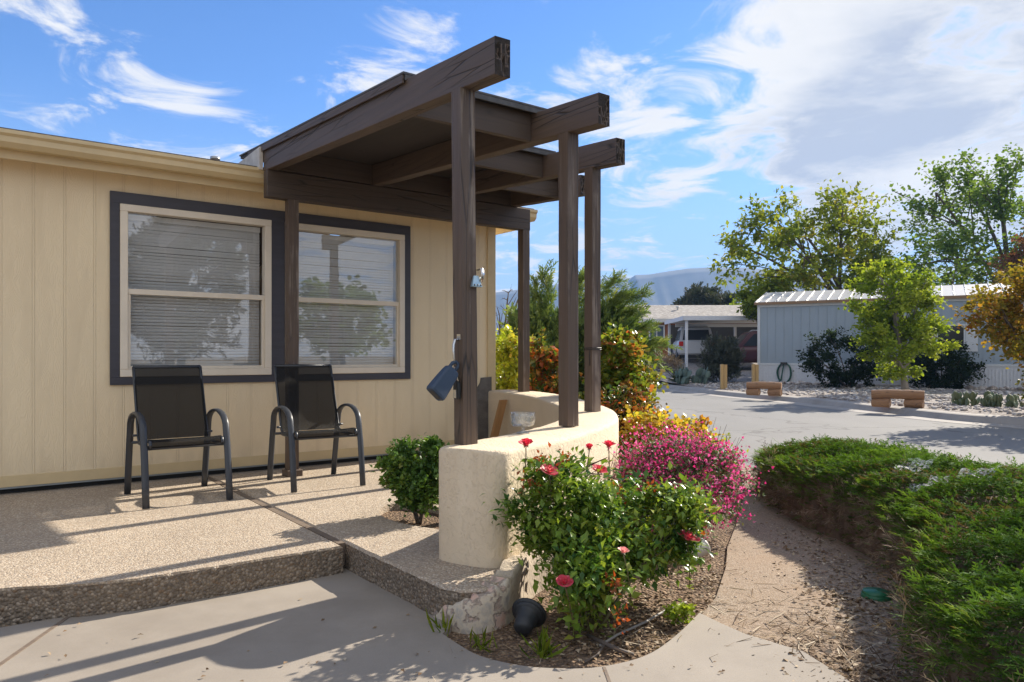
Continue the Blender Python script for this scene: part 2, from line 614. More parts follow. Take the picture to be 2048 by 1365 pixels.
def plant(name, label, cat, base, centre, rad, mat, bark, T, leaf, n_t=60, per=40, clump=.3, seed=1, trunk_r=.08, nlimb=6, nsub=4, fork=.35,
          multi=False, shell=.5, jag=.25, group=None, up=.25, hang=0.0, flat=.0, crown='crown', stems='trunk', bow=.25, sizevar=.35, face_up=.6, keep=None, tg=None):
    rng = np.random.default_rng(seed)
    root = thing(name, label, cat, base, 0, group)
    if tg is None:
        tg = crown_targets(rng, n_t, centre, rad, shell, flat, jag)
    if keep is not None:
        tg = tg[np.array([keep(p) for p in tg])]
    mb, tips = branches(rng, base, tg, trunk_r, nlimb, nsub, fork, bow, multi)
    mb.build(stems, bark, root)
    tp = np.array([list(t[1]) for t in tips]); td = np.array([list(t[0]) for t in tips]); t0 = np.array([list(t[2]) for t in tips])
    n = len(tp) * per
    k = np.repeat(np.arange(len(tp)), per)
    f = rng.uniform(.25, 1.1, n)[:, None]
    csz = clump * rng.uniform(.6, 1.3, len(tp))[k][:, None]
    P = t0[k] * (1 - f) + tp[k] * f + rng.normal(size=(n, 3)) * csz * np.array([.5, .5, .42])
    d = unit(td[k] * .7 + rand_dir(rng, n) + np.array([0, 0, up - hang]))
    N = unit(rand_dir(rng, n) * (1 - face_up) + np.array([0, 0, face_up]))
    S = leaf * rng.uniform(1 - sizevar, 1 + sizevar, n)
    tone = np.clip(rng.uniform(0, 1, len(tp))[k] * .55 + rng.uniform(0, 1, n) * .45, 0, 1)
    V, F, r = scatter(T, P, d, N, S, rng, rnd=tone)
    V[:, 2] = np.maximum(V[:, 2], base[2] + .01)
    np_mesh(crown, V, [F], mat, root, r)
    return root, tips, rng

# =================================================================== SETTING
def speckle(name, cols, scale, rough=.85, bstr=.6, bdist=.004, big=.25, dirt=None):
    """pebbles set in a surface: cells of mixed stone colours with relief, plus broad stains"""
    m, t, p = pbr(name, cols[0][1], rough)
    v = co(t)
    vo = t.n('ShaderNodeTexVoronoi', i_Vector=v, i_Scale=scale, i_Randomness=1.0)
    sx = t.n('ShaderNodeSeparateColor', i_0=vo.outputs['Color'])
    c = t.ramp(sx.outputs[0], cols, 'CONSTANT')
    ed = t.ramp(vo.outputs['Distance'], [(.35, 0.0), (.62, 1.0)])
    c = t.mix(t.math('MULTIPLY', ed, .55), c, tuple(x * .62 for x in cols[0][1]))
    n = t.n('ShaderNodeTexNoise', i_Vector=v, i_Scale=1.7, i_Detail=7.0, i_Roughness=.6)
    c = t.mix(t.math('MULTIPLY', t.ramp(n.outputs[0], [(.38, 0.0), (.66, 1.0)]), big), c, dirt or (.16, .13, .10))
    t.link(c, p.inputs['Base Color'])
    h = t.math('SUBTRACT', 1.0, vo.outputs['Distance'])
    bump(t, p, h, bstr, bdist)
    MATS[name] = m
    return m


def concrete(name, c1, c2, stain=(.17, .14, .11), bs=.18):
    m, t, p = pbr(name, c1, .85)
    v = co(t)
    n = t.n('ShaderNodeTexNoise', i_Vector=v, i_Scale=2.2, i_Detail=9.0, i_Roughness=.62)
    g = t.n('ShaderNodeTexNoise', i_Vector=v, i_Scale=150.0, i_Detail=3.0)
    k = t.n('ShaderNodeTexNoise', i_Vector=v, i_Scale=.8, i_Detail=6.0, i_Roughness=.7)
    c = t.mix(t.ramp(n.outputs[0], [(.3, 0.0), (.7, 1.0)]), c1, c2)
    c = t.mix(t.math('MULTIPLY', t.ramp(k.outputs[0], [(.48, 0.0), (.72, 1.0)]), .55), c, stain)
    c = t.mix(t.math('MULTIPLY', t.ramp(g.outputs[0], [(.35, 0.0), (.68, 1.0)]), .28), c, tuple(x * .6 for x in c1))
    t.link(c, p.inputs['Base Color'])
    bump(t, p, g.outputs[0], bs, .003)
    MATS[name] = m
    return m


M_walk = concrete('walk_concrete', (.325, .283, .237), (.262, .228, .19))
M_kerb = concrete('kerb_concrete', (.36, .33, .30), (.28, .26, .24))
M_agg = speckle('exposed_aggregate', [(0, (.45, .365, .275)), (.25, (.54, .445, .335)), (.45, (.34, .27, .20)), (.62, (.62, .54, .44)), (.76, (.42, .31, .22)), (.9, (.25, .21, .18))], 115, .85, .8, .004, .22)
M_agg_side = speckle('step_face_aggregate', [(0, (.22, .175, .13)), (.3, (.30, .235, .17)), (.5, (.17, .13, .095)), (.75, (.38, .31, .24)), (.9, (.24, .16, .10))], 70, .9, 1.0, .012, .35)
M_path = speckle('path_gravel', [(0, (.28, .215, .155)), (.3, (.34, .265, .195)), (.5, (.215, .165, .12)), (.7, (.40, .325, .255)), (.88, (.25, .17, .11))], 125, .95, .6, .004, .55, (.30, .20, .125))
M_soil = speckle('bed_soil', [(0, (.19, .118, .068)), (.4, (.27, .17, .10)), (.6, (.135, .085, .05)), (.8, (.36, .25, .155))], 60, .95, 1.0, .02, .5, (.09, .06, .04))
M_yard = speckle('yard_gravel', [(0, (.30, .265, .24)), (.3, (.40, .36, .33)), (.5, (.22, .19, .17)), (.75, (.50, .46, .42)), (.9, (.27, .19, .15))], 22, .95, 1.0, .03, .25, (.2, .15, .12))
M_ground = mottled('far_ground', (.26, .20, .14), (.20, .17, .11), .6, .95, .4, .03, bscale=8)


def asphalt():
    m, t, p = pbr('asphalt', (.2, .2, .2), .9)
    v = co(t)
    n = t.n('ShaderNodeTexNoise', i_Vector=co(t, (1, .25, 1), rot=(0, 0, R(-20))), i_Scale=.55, i_Detail=8.0, i_Roughness=.6)
    g = t.n('ShaderNodeTexNoise', i_Vector=v, i_Scale=70.0, i_Detail=4.0)
    c = t.mix(t.ramp(n.outputs[0], [(.3, 0.0), (.7, 1.0)]), (.205, .20, .195), (.15, .147, .143))
    c = t.mix(t.math('MULTIPLY', t.ramp(g.outputs[0], [(.4, 0.0), (.7, 1.0)]), .4), c, (.13, .125, .12))
    # cracks
    vo = t.n('ShaderNodeTexVoronoi', feature='DISTANCE_TO_EDGE', i_Vector=v, i_Scale=.21)
    wv = t.n('ShaderNodeTexNoise', i_Vector=v, i_Scale=1.6, i_Detail=5.0)
    vm = t.n('ShaderNodeVectorMath', operation='SCALE', i_0=wv.outputs['Color'])
    vm.inputs['Scale'].default_value = .9
    va = t.n('ShaderNodeVectorMath', operation='ADD', i_0=v, i_1=vm.outputs[0])
    t.link(va.outputs[0], vo.inputs['Vector'])
    k = t.ramp(vo.outputs['Distance'], [(0.0, 1.0), (.006, 0.0)])
    c = t.mix(t.math('MULTIPLY', k, .7), c, (.05, .047, .045))
    t.link(c, p.inputs['Base Color'])
    bump(t, p, g.outputs[0], .35, .006)
    return m


M_road = asphalt()


def sheet(name, poly, z, mat, thick=None, kind='structure'):
    mb = MB()
    if thick:
        mb.prism([(p[0], p[1]) for p in poly], z - thick, z)
    else:
        pts = [Vector((p[0], p[1], z)) for p in poly]
        a = sum(poly[i][0] * poly[(i + 1) % len(poly)][1] - poly[(i + 1) % len(poly)][0] * poly[i][1] for i in range(len(poly)))
        if a < 0:
            pts.reverse()
        mb.add(pts, [list(range(len(pts)))])
    o = mb.build(name, mat)
    return tag(o, kind=kind)


def catmull(pts, n=8):
    pts = [Vector(p) for p in pts]
    P = [pts[0] * 2 - pts[1]] + pts + [pts[-1] * 2 - pts[-2]]
    out = []
    for i in range(1, len(P) - 2):
        for k in range(n):
            t = k / n
            a, b, c, d = P[i - 1], P[i], P[i + 1], P[i + 2]
            out.append(.5 * ((2 * b) + (c - a) * t + (2 * a - 5 * b + 4 * c - d) * t * t + (3 * b - 3 * c + d - a) * t ** 3))
    out.append(pts[-1])
    return out


# one sheet of dry ground to the horizon
rg = np.random.default_rng(3)
sheet('ground', [(-1500, -300), (1500, -300), (1500, 1560), (-1500, 1560)], -.09, M_ground)
# street
KERB = [Vector(p) for p in ((14.5, 2), (11.6, 8), (9.75, 11.2), (8.87, 12.85), (8.31, 14.1), (7.9, 16.5), (7.35, 19.7), (6.53, 22.5), (5.75, 27.5), (4.9, 34), (3.5, 46))]
KERB = [Vector((p[0], p[1], 0)) for p in KERB]
kerb_line = catmull(KERB, 6)
near_edge = [(2.2, 46), (2.9, 34), (3.7, 27), (3.6, 20), (2.5, 13), (2.25, 9.5), (2.7, 7.3), (3.55, 6.2), (3.6, 3), (3.2, 0), (2.6, -6), (0, -40), (20, -40)]
sheet('road', [(p.x, p.y) for p in kerb_line] + near_edge, -.055, M_road)
mbk = MB()
Fk, prev = [], None
for i, p in enumerate(kerb_line):
    t = (kerb_line[min(i + 1, len(kerb_line) - 1)] - kerb_line[max(i - 1, 0)]).normalized()
    nn = Vector((t.y, -t.x, 0))
    nn = nn if nn.x > 0 else -nn
    ring = [p + nn * a + Vector((0, 0, z)) for a, z in ((-.42, -.05), (-.02, -.035), (.06, .07), (.12, .085), (.30, .09), (.32, -.12), (-.42, -.12))]
    b = len(mbk.v)
    mbk.v += ring
    if prev is not None:
        for k in range(7):
            mbk.f.append([prev + k, prev + (k + 1) % 7, b + (k + 1) % 7, b + k]); mbk.mi.append(0); mbk.sm.append(False)
    prev = b
tag(mbk.build('kerb', M_kerb), kind='structure')


def yard_z(x, y):
    return .10 + 1.05 * smooth(24, 48, y) + .03 * math.sin(x * 1.3 + y * .7) * smooth(8, 12, x)


mby = MB()
ext = [Vector((18, -6, 0))] + [p for p in kerb_line] + [Vector((0, 70, 0)), Vector((-4, 110, 0))]
offs = [.31, .8, 1.5, 2.5, 4, 6, 9, 13, 20, 35, 70, 140]
for p in ext:
    for o_ in offs:
        q = p + Vector((o_, o_ * .25, 0))
        mby.v.append(Vector((q.x, q.y, yard_z(q.x, q.y) - (.02 if o_ < .4 else 0))))
k = len(offs)
for i in range(len(ext) - 1):
    for j in range(k - 1):
        mby.f.append([i * k + j, i * k + j + 1, (i + 1) * k + j + 1, (i + 1) * k + j]); mby.mi.append(0); mby.sm.append(True)
tag(mby.build('gravel_yard', M_yard), kind='structure')

# concrete walk, garden bed, gravel path
bed_curve = [G(885, 1268), G(912, 1286), G(960, 1312), G(1040, 1331), G(1120, 1337), G(1200, 1334), G(1290, 1312), G(1350, 1273), G(1399, 1226)]
walk_edge = [G(1440, 1246), G(1490, 1268), G(1606, 1303), G(1689, 1355), Vector((1.25, 1.9, 0)), Vector((1.2, 0.5, 0)), Vector((1.6, -3, 0)), Vector((-12, -3, 0))]
step_line = [W(-8, 2.4), W(.70, 2.80), W(.80, 2.80), W(.80, 3.85)]
bc = catmull(bed_curve, 5)
walk = sheet('walk', [(p.x, p.y) for p in bc] + [(p.x, p.y) for p in walk_edge] + [(p.x, p.y) for p in step_line], 0.0, M_walk, .10)
# gravel path beside the hedge, laid over the soil
sheet('gravel_path', [(p.x, p.y) for p in (G(1399, 1230), G(1432, 1190), G(1452, 1130), G(1455, 1090), G(1475, 1040), G(1490, 985), G(1480, 930), G(1455, 900))]
      + [(2.5, 7.6), (3.2, 7.0), (3.2, 4), (2.6, 1.5), (1.2, 1.2)], -.012, M_path)
sheet('garden_bed', [(-1.5, 1.9), (3.5, 1.6), (3.45, 6.3), (2.75, 7.4), (2.3, 9.5), (2.55, 13), (3.5, 20), (-4, 22), (-2, 8.6), (-1.2, 4.4)], -.03, M_soil)
# dry joint strips in the paving
M_strip = wood('joint_strip_wood', (.20, .15, .11), (.12, .09, .07), 0, 30)

a, b = G(1208, 1335), G(1232, 1400)
dd = (b - a).normalized(); nn = Vector((dd.y, -dd.x, 0)) * .006
mb = MB()
mb.hexa([a - nn + Vector((0, 0, -.02)), a + nn + Vector((0, 0, -.02)), b + nn + Vector((0, 0, -.02)), b - nn + Vector((0, 0, -.02)),
         a - nn + Vector((0, 0, .002)), a + nn + Vector((0, 0, .002)), b + nn + Vector((0, 0, .002)), b - nn + Vector((0, 0, .002))])
tag(mb.build('expansion_strip', M_strip), 'short wooden strip in the walk in front of the rose bed', 'joint strip')

# patio slab: main part, and the side slab that carries the curved wall
PZ = .15
main_edge = [W(-8, -.2), W(-8, 2.3), W(-3, 2.42), W(-1.7, 2.50), W(-1.1, 2.58), W(-.75, 2.67), W(-.5, 2.80), W(-.3, 2.853), W(.0, 2.862), W(.35, 2.868), W(.70, 2.872), W(.70, -.2)]
side_edge = [W(.745, -.2), W(.745, 2.90), W(.755, 3.78), W(.79, 3.90), W(.88, 3.95), W(1.05, 3.90), W(1.3, 3.5), W(2.0, 3.15), W(2.8, 2.5), W(3.5, 1.5), W(3.8, .5), W(3.85, -.2)]


def bumpy_slab(name, edge, seed, hole=None):
    """paving slab whose exposed edge is ragged aggregate; optional planting hole"""
    r = random.Random(seed)
    pts = []
    n = len(edge)
    for i in range(n):
        a, b = edge[i], edge[(i + 1) % n]
        m = max(1, int((b - a).length / .035)) if i not in (0, n - 1, n - 2) else 1
        m = min(m, 60)
        d = (b - a).normalized()
        nn = Vector((d.y, -d.x, 0))
        for k_ in range(m):
            q = a.lerp(b, k_ / m)
            if k_:
                q = q + nn * r.uniform(-.004, .004)
            pts.append(q)
    bm = bmesh.new()
    top = [bm.verts.new((p.x, p.y, PZ - .012 + r.uniform(-.002, .002))) for p in pts]
    c = sum(pts, Vector()) / len(pts)
    inner = [bm.verts.new((p + (c - p).normalized() * .016).to_tuple()[:2] + (PZ,)) for p in pts]
    bot = [bm.verts.new((p.x, p.y, -.12)) for p in pts]
    m = len(pts)
    for i in range(m):
        j = (i + 1) % m
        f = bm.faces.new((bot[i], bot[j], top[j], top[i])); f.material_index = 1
        bm.faces.new((top[i], top[j], inner[j], inner[i]))
    if hole:
        hv = [bm.verts.new((p.x, p.y, PZ)) for p in hole]
        hb = [bm.verts.new((p.x, p.y, PZ - .09)) for p in hole]
        eds = [bm.edges.get((inner[i], inner[(i + 1) % m])) for i in range(m)]
        eh = [bm.edges.new((hv[i], hv[(i + 1) % len(hv)])) for i in range(len(hv))]
        bmesh.ops.triangle_fill(bm, use_beauty=True, edges=eds + eh)
        for i in range(len(hv)):
            j = (i + 1) % len(hv)
            bm.faces.new((hv[i], hv[j], hb[j], hb[i]))
    else:
        bm.faces.new(inner)
    bmesh.ops.recalc_face_normals(bm, faces=bm.faces)
    me = bpy.data.meshes.new(name)
    bm.to_mesh(me)
    bm.free()
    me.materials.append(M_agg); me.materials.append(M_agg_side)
    o = bpy.data.objects.new(name, me)
    COL.objects.link(o)
    return tag(o, kind='structure')


hole_c = W(1.44, 2.50)
hole = [hole_c + HD * (.24 * math.cos(a) + .02 * math.sin(3 * a)) + HN * (.44 * math.sin(a) + .03 * math.cos(2 * a)) for a in [2 * math.pi * i / 28 for i in range(28)]]
bumpy_slab('patio', main_edge, 4)
bumpy_slab('patio_side_slab', side_edge, 5, hole)
sheet('planting_soil', [(p.x, p.y) for p in [hole_c + (q - hole_c) * 1.02 for q in hole]], PZ - .045, M_soil)
mb = MB(); mb.hbox(.702, .743, -.1, 2.80, .02, PZ - .006)
tag(mb.build('expansion_strip', M_strip), 'wooden expansion strip set between the two patio slabs', 'joint strip')
mb = MB(); mb.hbox(.775, .80, 2.86, 3.72, -.02, .012)
tag(mb.build('expansion_strip', M_strip), 'thin wooden strip along the foot of the side step', 'joint strip')
a, b = G(139, 1233), G(-60, 1372)
mb = MB()
dd = (b - a).normalized(); nn = Vector((dd.y, -dd.x, 0)) * .009
mb.hexa([a - nn + Vector((0, 0, -.02)), a + nn + Vector((0, 0, -.02)), b + nn + Vector((0, 0, -.02)), b - nn + Vector((0, 0, -.02)),
         a - nn + Vector((0, 0, .003)), a + nn + Vector((0, 0, .003)), b + nn + Vector((0, 0, .003)), b - nn + Vector((0, 0, .003))])
tag(mb.build('expansion_strip', M_strip), 'weathered wooden strip crossing the concrete walk at lower left', 'joint strip')

# mountain range on the horizon
prof = [(-2500, 640), (200, 640), (700, 610), (980, 585), (1100, 570), (1150, 560), (1205, 556), (1236, 552), (1243, 549.5), (1250, 551), (1256, 556), (1262, 555), (1270, 549), (1300, 547.5), (1340, 541), (1375, 536), (1420, 533.5), (1500, 534), (1600, 546), (1800, 560), (2100, 575), (2600, 600), (4500, 640)]
MY = 1450.0
xs = np.unique(np.concatenate([np.arange(-2400, 4500, 50), np.arange(960, 1640, 5)])).astype(float)
crest = np.interp(xs, [p[0] for p in prof], [p[1] for p in prof])
rows, nr = [], 26
for j in range(nr):
    f = j / (nr - 1)
    row = []
    for x_, c_ in zip(xs, crest):
        zc_ = (HORIZ - c_) / FPX * MY
        X = (x_ - 1024) / FPX * MY
        if f <= .8:
            g_ = f / .8
            rid = .35 + .018 * math.sin(X * .16 + 1.7 * math.sin(X * .045) + g_ * 3.2) + .012 * math.sin(X * .37 + 2 * math.sin(X * .08))
            z = zc_ * (g_ ** (1.0 + .9 * rid)) * (1 if g_ > .99 else (.9 + .1 * g_))
            y = 1000 + (MY - 1000) * g_
        else:
            g_ = (f - .8) / .2
            z, y = zc_ * (1 - .7 * g_), MY + 40 * g_
        row.append((X * (y / MY) * .5 + X * .5, y, z - .5))
    rows.append(row)
V = np.array(rows).reshape(-1, 3)
nx = len(xs)
ii, jj = np.meshgrid(np.arange(nr - 1), np.arange(nx - 1), indexing='ij')
b0 = (ii * nx + jj).ravel()
F = np.stack([b0, b0 + 1, b0 + nx + 1, b0 + nx], 1)
M_mount = mottled('mountain_slope', (.11, .10, .09), (.07, .07, .06), .03, .95, 0)
tag(np_mesh('mountain', V, [F], M_mount, smooth=True), kind='structure')

# =================================================================== HOUSE
def siding():
    m, t, p = pbr('siding_paint', (.72, .55, .30), .55)
    c = t.n('ShaderNodeTexCoord')
    s = t.n('ShaderNodeSeparateXYZ', i_0=c.outputs['Object'])
    x = t.math('DIVIDE', s.outputs[0], .2032)
    fr = t.math('FRACT', t.math('ADD', x, 40.1))
    def line(at, w):
        return t.math('SUBTRACT', 1.0, t.math('DIVIDE', t.math('ABSOLUTE', t.math('SUBTRACT', fr, at)), w), clamp=True)
    gr = t.math('ADD', line(.5, .022), line(.578, .022), clamp=True)
    v = co(t, (1, 1, .07))
    wob = t.n('ShaderNodeTexNoise', i_Vector=co(t, (1, 1, .35)), i_Scale=4.0, i_Detail=3.0)
    vm = t.n('ShaderNodeVectorMath', operation='MULTIPLY_ADD', i_0=wob.outputs['Color'], i_1=(.5, .5, .5), i_2=v)
    gn = t.n('ShaderNodeTexWave', i_Vector=vm.outputs[0], i_Scale=28.0, i_Distortion=3.0, i_Detail=3.0)
    h = t.math('SUBTRACT', t.math('MULTIPLY', gn.outputs['Fac'], .30), gr)
    n = t.n('ShaderNodeTexNoise', i_Vector=co(t, (1, 1, .4)), i_Scale=1.6, i_Detail=7.0, i_Roughness=.6)
    col = t.mix(t.ramp(n.outputs[0], [(.3, 0.0), (.72, 1.0)]), (.86, .71, .475), (.80, .65, .43))
    # grime near the foot of the wall and a darker tone along the grooves
    zf = t.n('ShaderNodeMapRange', i_0=s.outputs[2], i_1=.1, i_2=.5, i_3=.45, i_4=0.0)
    st = t.n('ShaderNodeTexNoise', i_Vector=co(t, (1, 1, .5)), i_Scale=6.0, i_Detail=6.0)
    col = t.mix(t.math('MULTIPLY', zf.outputs[0], t.ramp(st.outputs[0], [(.42, 0.0), (.65, 1.0)])), col, (.34, .25, .14))
    col = t.mix(t.math('MULTIPLY', gr, .16), col, (.44, .33, .19))
    t.link(col, p.inputs['Base Color'])
    bump(t, p, h, .55, .006)
    return m


M_siding = siding()
M_cream = plain('cream_trim_paint', (.68, .53, .30), .45, .12, 5)
M_wtrim = wood('window_trim_paint', (.060, .058, .072), (.045, .043, .055), 0, 30, .5)
M_vinyl = plain('window_vinyl', (.80, .71, .58), .4, .10, 6)
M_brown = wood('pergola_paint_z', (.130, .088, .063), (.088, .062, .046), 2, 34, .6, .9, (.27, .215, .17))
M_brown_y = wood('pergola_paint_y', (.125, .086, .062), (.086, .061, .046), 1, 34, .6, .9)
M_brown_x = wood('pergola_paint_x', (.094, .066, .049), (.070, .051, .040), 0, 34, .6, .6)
M_endg = mottled('end_grain', (.055, .043, .036), (.020, .016, .013), 34, .9, 1.0, .02, bscale=60)
M_shingle = speckle('roof_shingle', [(0, (.10, .085, .075)), (.3, (.15, .13, .115)), (.6, (.07, .06, .055)), (.8, (.19, .17, .15))], 40, .95, .7, .006, .2)
M_metal = plain('galvanised', (.45, .46, .47), .35, .2, 8, Metallic=.9)
M_dark = plain('interior_dark', (.03, .03, .03), .9)

house = thing('house', 'low cream house with vertical groove siding and dark framed pair of windows', 'house', HO, HROT)
# walls (openings left for the two windows)
WIN = [(.058, 1.275), (1.40, 2.626)]
WZ0, WZ1 = 1.01, 2.40
mb = MB()
TW = .12
cols_ = [-7.0, WIN[0][0] + .02, WIN[0][1] - .02, WIN[1][0] + .02, WIN[1][1] - .02, 3.75]
mb.hbox(-7, cols_[1], -TW, 0, .195, 2.70)
mb.hbox(cols_[2], cols_[3], -TW, 0, .195, 2.70)
mb.hbox(cols_[4], 3.75, -TW, 0, .195, 2.70)
for i in (1, 3):
    mb.hbox(cols_[i], cols_[i + 1], -TW, 0, .195, WZ0 + .02)
    mb.hbox(cols_[i], cols_[i + 1], -TW, 0, WZ1 - .02, 2.70)
mb.hbox(3.75 - TW, 3.75, -8, -TW, .195, 3.0)
mb.hbox(-7, 3.75 - TW, -8, -8 + TW, .195, 2.70)
mb.hbox(-7, -7 + TW, -8 + TW, -TW, .195, 2.70)
mb.build('wall', M_siding, house)
mb = MB(); mb.hbox(-7, 3.72, -.10, -.05, .05, .195); mb.build('skirting', M_dark, house)
mb = MB(); mb.hbox(-7, 3.752, -.02, .004, .190, .203); mb.build('base_flashing', plain('blue_grey_flashing', (.26, .28, .28), .5), house)
mb = MB(); mb.hbox(3.655, 3.762, 0, .018, .195, 2.66); mb.hbox(3.752, 3.768, -.10, .0, .195, 2.66); mb.build('corner_board', M_cream, house, .002)
mb = MB(); mb.hbox(-7, 3.648, .0005, .006, .2045, .288); mb.build('base_board', M_cream, house, .0015)
for s_ in (-1.2265, 3.2435):
    mb = MB(); mb.hbox(s_, s_ + .004, .0005, .0025, .289, 2.60); mb.build('sheet_seam', M_siding, house)
# cement patch where the curved wall meets the house
mb = MB()
r = random.Random(3)
out = []
for i in range(15):
    z = .16 + (.94 - .16) * i / 14
    out.append((3.49 + r.uniform(-.035, .035) + (.07 if i > 12 else 0), z))
out2 = [(3.70, .95), (3.70, .16)]
pl = out + out2
mb.add([W(s, .004 + (.018 if s > 3.65 else 0), z) for s, z in pl] + [W(s, .010 + (.018 if s > 3.65 else 0), z) for s, z in pl],
       [list(range(len(pl) - 1, -1, -1)), list(range(len(pl), 2 * len(pl)))] + [(i, (i + 1) % len(pl), len(pl) + (i + 1) % len(pl), len(pl) + i) for i in range(len(pl))])
mb.build('mortar_patch', mottled('mortar', (.17, .155, .14), (.10, .09, .08), 12, .95, .6, .01), house)
# roof, soffit, gutter
mb = MB()
mb.add([W(-7.3, .30, 2.775), W(4.08, .30, 2.775), W(4.08, -4, 3.45), W(-7.3, -4, 3.45), W(-7.3, .30, 2.795), W(4.08, .30, 2.795), W(4.08, -4, 3.475), W(-7.3, -4, 3.475)],
       [(3, 2, 1, 0), (4, 5, 6, 7), (0, 1, 5, 4), (1, 2, 6, 5), (2, 3, 7, 6), (3, 0, 4, 7)])
mb.add([W(-7.3, -8.3, 2.775), W(4.08, -8.3, 2.775), W(4.08, -4.001, 3.45), W(-7.3, -4.001, 3.45), W(-7.3, -8.3, 2.795), W(4.08, -8.3, 2.795), W(4.08, -4.001, 3.475), W(-7.3, -4.001, 3.475)],
       [(0, 1, 2, 3), (7, 6, 5, 4), (4, 5, 1, 0), (5, 6, 2, 1), (6, 7, 3, 2), (7, 4, 0, 3)])
roof = mb.build('roof', M_shingle, house)
mb = MB(); mb.lathe([(.045, 0), (.045, .30), (.05, .30), (.05, .33), (.0, .33)], Matrix.Translation(W(1.22, -1.6, 2.98)), 14); mb.build('vent_pipe', M_metal, roof)
mb = MB(); mb.hbox(-7.3, 4.06, 0.001, .20, 2.645, 2.665); mb.hbox(-7.3, 4.06, .185, .205, 2.60, 2.77); mb.build('soffit', M_cream, house)
mb = MB()
sec = [(.206, 2.775), (.206, 2.662), (.285, 2.662), (.318, 2.695), (.318, 2.735), (.338, 2.752), (.338, 2.778), (.326, 2.778), (.322, 2.760), (.300, 2.735)]
for s0 in (-7.3, 4.10):
    mb.v += [W(s0, u, z) for u, z in sec]
n = len(sec)
for i in range(n):
    mb.f.append([i, (i + 1) % n, n + (i + 1) % n, n + i]); mb.mi.append(0); mb.sm.append(False)
mb.f.append(list(range(n))); mb.f.append(list(range(2 * n - 1, n - 1, -1))); mb.mi += [0, 0]; mb.sm += [False, False]
mb.build('gutter', M_cream, house)
mb = MB(); mb.hbox(4.04, 4.075, -8.2, .18, 2.60, 2.77); mb.build('rake_board', M_cream, house)
# dark trim round the pair of windows
mb = MB()
for s0, s1, z0, z1 in ((-.012, 2.695, 2.402, 2.495), (-.012, 2.695, .945, 1.008), (-.012, .056, 1.008, 2.402), (2.628, 2.695, 1.008, 2.402), (1.277, 1.398, 1.008, 2.402)):
    mb.hbox(s0, s1, 0.001, .024, z0, z1)
mb.build('window_trim', M_wtrim, house, .002)


def glass():
    m = bpy.data.materials.new('window_glass')
    m.use_nodes = True
    t = NT(m.node_tree)
    fr = t.n('ShaderNodeLayerWeight', i_Blend=.5)
    f = t.math('ADD', t.math('MULTIPLY', t.math('POWER', fr.outputs[1], 4.0), .7), .17, clamp=True)
    tr = t.n('ShaderNodeBsdfTransparent', i_0=(.95, .97, .98, 1))
    gl = t.n('ShaderNodeBsdfGlossy', i_1=.012)
    gl.inputs[0].default_value = (.95, .97, 1, 1)
    wv = t.n('ShaderNodeTexNoise', i_Vector=co(t), i_Scale=2.2, i_Detail=1.0)
    bp = t.n('ShaderNodeBump', i_Strength=.06, i_Distance=.02, i_Height=wv.outputs[0])
    t.link(bp.outputs[0], gl.inputs['Normal'])
    mx = t.n('ShaderNodeMixShader', i_0=f)
    t.link(tr.outputs[0], mx.inputs[1]); t.link(gl.outputs[0], mx.inputs[2])
    t.link(mx.outputs[0], m.node_tree.nodes['Material Output'].inputs[0])
    return m


